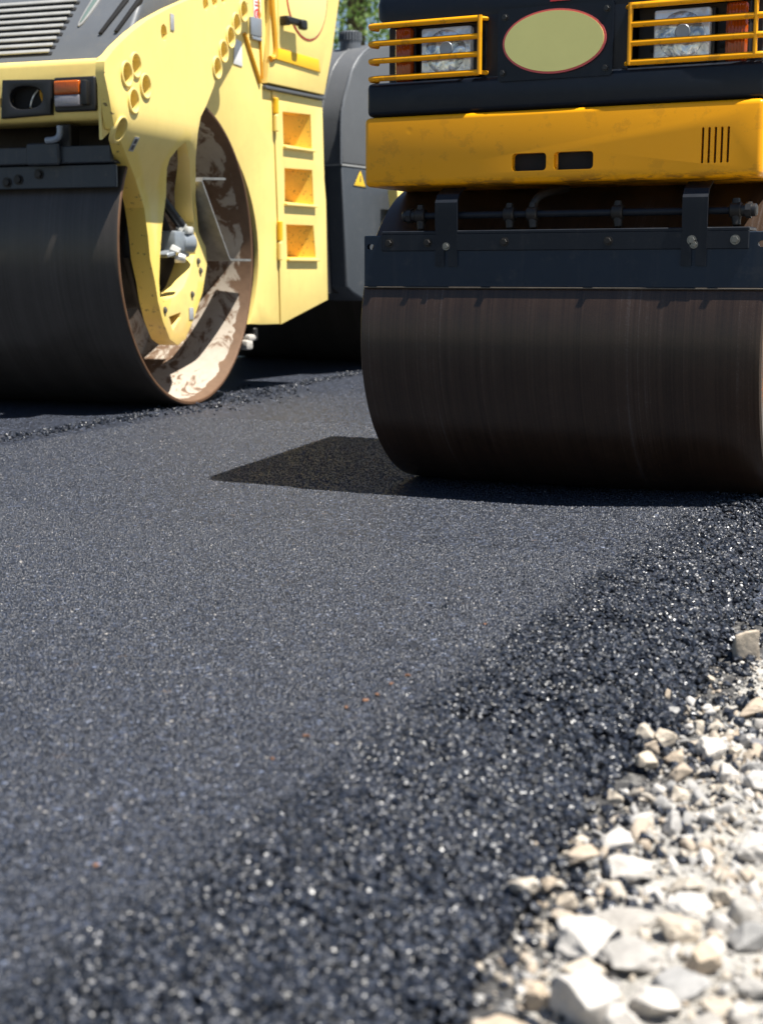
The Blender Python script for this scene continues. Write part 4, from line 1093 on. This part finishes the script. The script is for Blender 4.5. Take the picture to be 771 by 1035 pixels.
for i, (x, y, w, h, c, lab) in enumerate(STONES):
    w *= .01; h *= .01
    if c == 'tarry_stone': w *= .78; h *= .80; x -= .004
    me = stone_mesh(100 + i, w * 1.06, h * 1.2, w * (.75 if h > .8 * w else .9), M[c], .9 if c == 'tarry_stone' else .1 + .6 * random.random(), blocky=1. if c == 'tarry_stone' else .45)
    o = link(bpy.data.objects.new('stone', me))
    o.location = (x, y, verge_z(x, y) + h * .34 + (.010 if x < -.375 else .001))
    o.rotation_euler = (.10, -.12, R(30)) if c == 'tarry_stone' else (random.uniform(-.25, .25), random.uniform(-.25, .25), R(25) + random.uniform(-.5, .5))
    tag(o, lab, 'stone', 'pale stones lying along the road edge')

# gravel bed: small stones nobody could count
def hull_templates(k, seed):
    out = []
    for i in range(k):
        rnd = random.Random(seed + i); bm = bmesh.new()
        sx, sy, sz = 1, rnd.uniform(.5, .95), rnd.uniform(.3, .65)
        for _ in range(13):
            v = Vector((rnd.gauss(0, 1), rnd.gauss(0, 1), rnd.gauss(0, 1))).normalized(); m = max(abs(v.x), abs(v.y), abs(v.z))
            v = v.lerp(v / m, .4); bm.verts.new((v.x * sx, v.y * sy, v.z * sz))
        r = bmesh.ops.convex_hull(bm, input=bm.verts[:])
        bmesh.ops.delete(bm, geom=[e for e in r['geom_interior'] if isinstance(e, bmesh.types.BMVert)], context='VERTS')
        bmesh.ops.dissolve_limit(bm, angle_limit=R(12), verts=bm.verts[:], edges=bm.edges[:])
        bmesh.ops.bevel(bm, geom=bm.edges[:], offset=.09, segments=1, affect='EDGES', clamp_overlap=True)
        bmesh.ops.triangulate(bm, faces=bm.faces[:]); bm.verts.index_update()
        out.append((np.array([v.co[:] for v in bm.verts]), np.array([[v.index for v in f.verts] for f in bm.faces]))); bm.free()
    return out
T2 = hull_templates(24, 4000)
listed = np.array([(s[0], s[1], s[2] * .005) for s in STONES])
GP, MI = [], []
for n, s0, s1, x0, x1, y0, y1, pw in ((9000, .0015, .006, -.46, .10, .80, 2.2, 1.5), (2600, .005, .012, -.42, .10, .85, 2.1, 1.5), (620, .009, .021, -.36, .12, .85, 2.0, 1), (1500, .006, .026, .08, 1.2, .2, 4, 1), (900, .006, .024, -.34, .9, 2.25, 6, 1)):
    y = rng.uniform(y0, y1, n); x = x0 + (x1 - x0) * rng.random(n); s = s0 + (s1 - s0) * rng.random(n) ** 2
    k = np.ones(n, bool)
    # fewer pale stones close to the black edge, none inside a listed stone
    lim = -.435 + .03 * np.sin(y * 9) + .03 * (y < 1.25)
    k &= (x > lim + .05 * rng.random(n)) | (rng.random(n) < .12)
    if s1 > .01:
        d = np.hypot(x[:, None] - listed[None, :, 0], y[:, None] - listed[None, :, 1])
        k &= (d > listed[None, :, 2] * .9 + s[:, None] * .8).all(1)
        k &= ~((y > 1.9) & (y < 2.25) & (x < -.22))
    x, y, s = x[k], y[k], s[k]
    z = np.array([verge_z(a, b) for a, b in zip(x, y)]) + s * .35
    V, F, w_ = scatter(np.stack([x, y, z], -1), s, T2, .7, True); GP.append((V, F)); MI.append(rng.choice(4, size=len(x), p=[.34, .30, .22, .14])[w_])
mats = ['cream', 'white_stone', 'grey_stone', 'tan_stone']
b = 0; VV, FF = [], []
for v, f in GP: VV.append(v); FF.append(f + b); b += len(v)
FF = np.concatenate(FF); me = raw_mesh('gravel', np.concatenate(VV), FF)
o = mesh_obj('gravel', me, [M[m] for m in mats], None, True, 45)
me.polygons.foreach_set('material_index', np.concatenate(MI).astype(np.int32)[:len(me.polygons)])
tag(o, 'fine pale limestone gravel filling the road edge', 'gravel', None, 'stuff')

CHIP_SPOTS = ((-.755, 1.706), (-.760, 1.662), (-.757, 1.609), (-.759, 1.579), (-.769, 1.542), (-.762, 1.421), (-.761, 2.019), (-.760, 1.334), (-.766, 1.009))
# reddish chips pressed into the mat
for i, (x, y) in enumerate(CHIP_SPOTS):
    if i == 0:
        me = stone_mesh(900, .012, .006, .007, M['chip'], .5, 'stone_chip')
    o = link(bpy.data.objects.new('stone_chip', me)); o.location = (x, y, .0015); o.rotation_euler = (0, 0, i * 1.3)
    s = .45 + .4 * random.random(); o.scale = (s, s, s)
    tag(o, 'tiny reddish stone chip pressed into the smooth asphalt', 'stone chip', 'reddish chips in the asphalt')

# ------------------------------------------------------------------ TREES
def tree(loc, h, rad, seed, label):
    rnd = np.random.default_rng(seed); pr = random.Random(seed)
    root = empty('tree', loc); tag(root, label, 'tree', 'trees behind the rollers')
    bm = bmesh.new()
    top = h * .8
    tube(bm, [(0, 0, -.15), (.05, 0, h * .2), (-.05, .08, h * .45), (.04, 0, top)], .09 * h / 5, 10, 2)
    tips = []
    for k in range(16):
        a = pr.uniform(0, 6.28); z0 = h * pr.uniform(.28, .75); L = rad * pr.uniform(.5, .95)
        e = Vector((math.cos(a) * L, math.sin(a) * L, z0 + L * pr.uniform(.2, .7)))
        tube(bm, [(0, 0, z0), (e.x * .5, e.y * .5, z0 + (e.z - z0) * .35), e], .028 * h / 5, 6, 1); tips.append(e)
    finish('trunk', bm, M['bark'], root)
    cl = []
    for k in range(150):
        v = rnd.normal(size=3); v /= np.linalg.norm(v); q = rnd.random() ** .4
        cl.append(np.array([0, 0, h * .62]) + v * q * np.array([rad, rad, h * .40]))
    cl = np.array(cl + [np.array(t) for t in tips])
    n = 17000; c = cl[rnd.integers(0, len(cl), n)]; spread = rad * .17
    p = c + rnd.normal(size=(n, 3)) * spread * np.array([1, 1, .75])
    sz = rnd.uniform(.035, .075, n)
    rot = rand_rot(n)
    quad = np.array([(-.5, 0, 0), (0, -.32, .06), (.6, 0, 0), (0, .32, .06)])
    v = np.einsum('nij,vj->nvi', rot, quad) * sz[:, None, None] * 1.6 + p[:, None, :]
    f = np.arange(n * 4).reshape(n, 4)
    mesh_obj('crown', raw_mesh('crown', v.reshape(-1, 3), f), M['leaf'], root, False)
    return root
tree((-9.9, 20.3, -.1), 8.2, 3.4, 5, 'leafy green tree seen in the gap between the two rollers')
tree((-15.5, 21.5, -.1), 7.6, 3.2, 9, 'leafy green tree further left, mostly behind the pale yellow roller')

# ------------------------------------------------------------------ CAMERA, LIGHT, WORLD
cd = bpy.data.cameras.new('camera'); cam = link(bpy.data.objects.new('camera', cd))
pitch = math.atan(241.5 / 1412.)
cam.location = (0, 0, CAM_H); cam.rotation_euler = (R(90) - pitch, 0, CAM_YAW)
cd.sensor_fit = 'VERTICAL'; cd.sensor_height = 36; cd.lens = 1412. / 1035. * 36
cd.clip_start = .05; cd.clip_end = 3000
cd.dof.use_dof = True; cd.dof.focus_distance = 3.2; cd.dof.aperture_fstop = 5.4
sc.camera = cam
sd = bpy.data.lights.new('sun', 'SUN'); so = link(bpy.data.objects.new('sun', sd))
sd.energy = 5.0; sd.angle = R(.53); sd.color = (1, .955, .88)
so.rotation_euler = SUN.to_track_quat('Z', 'Y').to_euler()
w = bpy.data.worlds.new('World'); sc.world = w; w.use_nodes = True
nt = w.node_tree; sky = nt.nodes.new('ShaderNodeTexSky'); sky.sky_type = 'NISHITA'; sky.sun_disc = False
sky.sun_elevation = math.asin(SUN.z); sky.sun_rotation = math.atan2(SUN.x, SUN.y)
sky.dust_density = .15; sky.ozone_density = 1.2
nt.links.new(sky.outputs[0], nt.nodes['Background'].inputs[0]); nt.nodes['Background'].inputs[1].default_value = .052
sc.view_settings.view_transform = 'Standard'; sc.view_settings.look = 'None'
sc.view_settings.exposure = 1.05; sc.view_settings.gamma = 1
sc.cycles.max_bounces = 6; sc.cycles.diffuse_bounces = 3; sc.cycles.glossy_bounces = 3; sc.cycles.transmission_bounces = 4
sc.cycles.sample_clamp_indirect = 6
sc.cycles.use_denoising = True
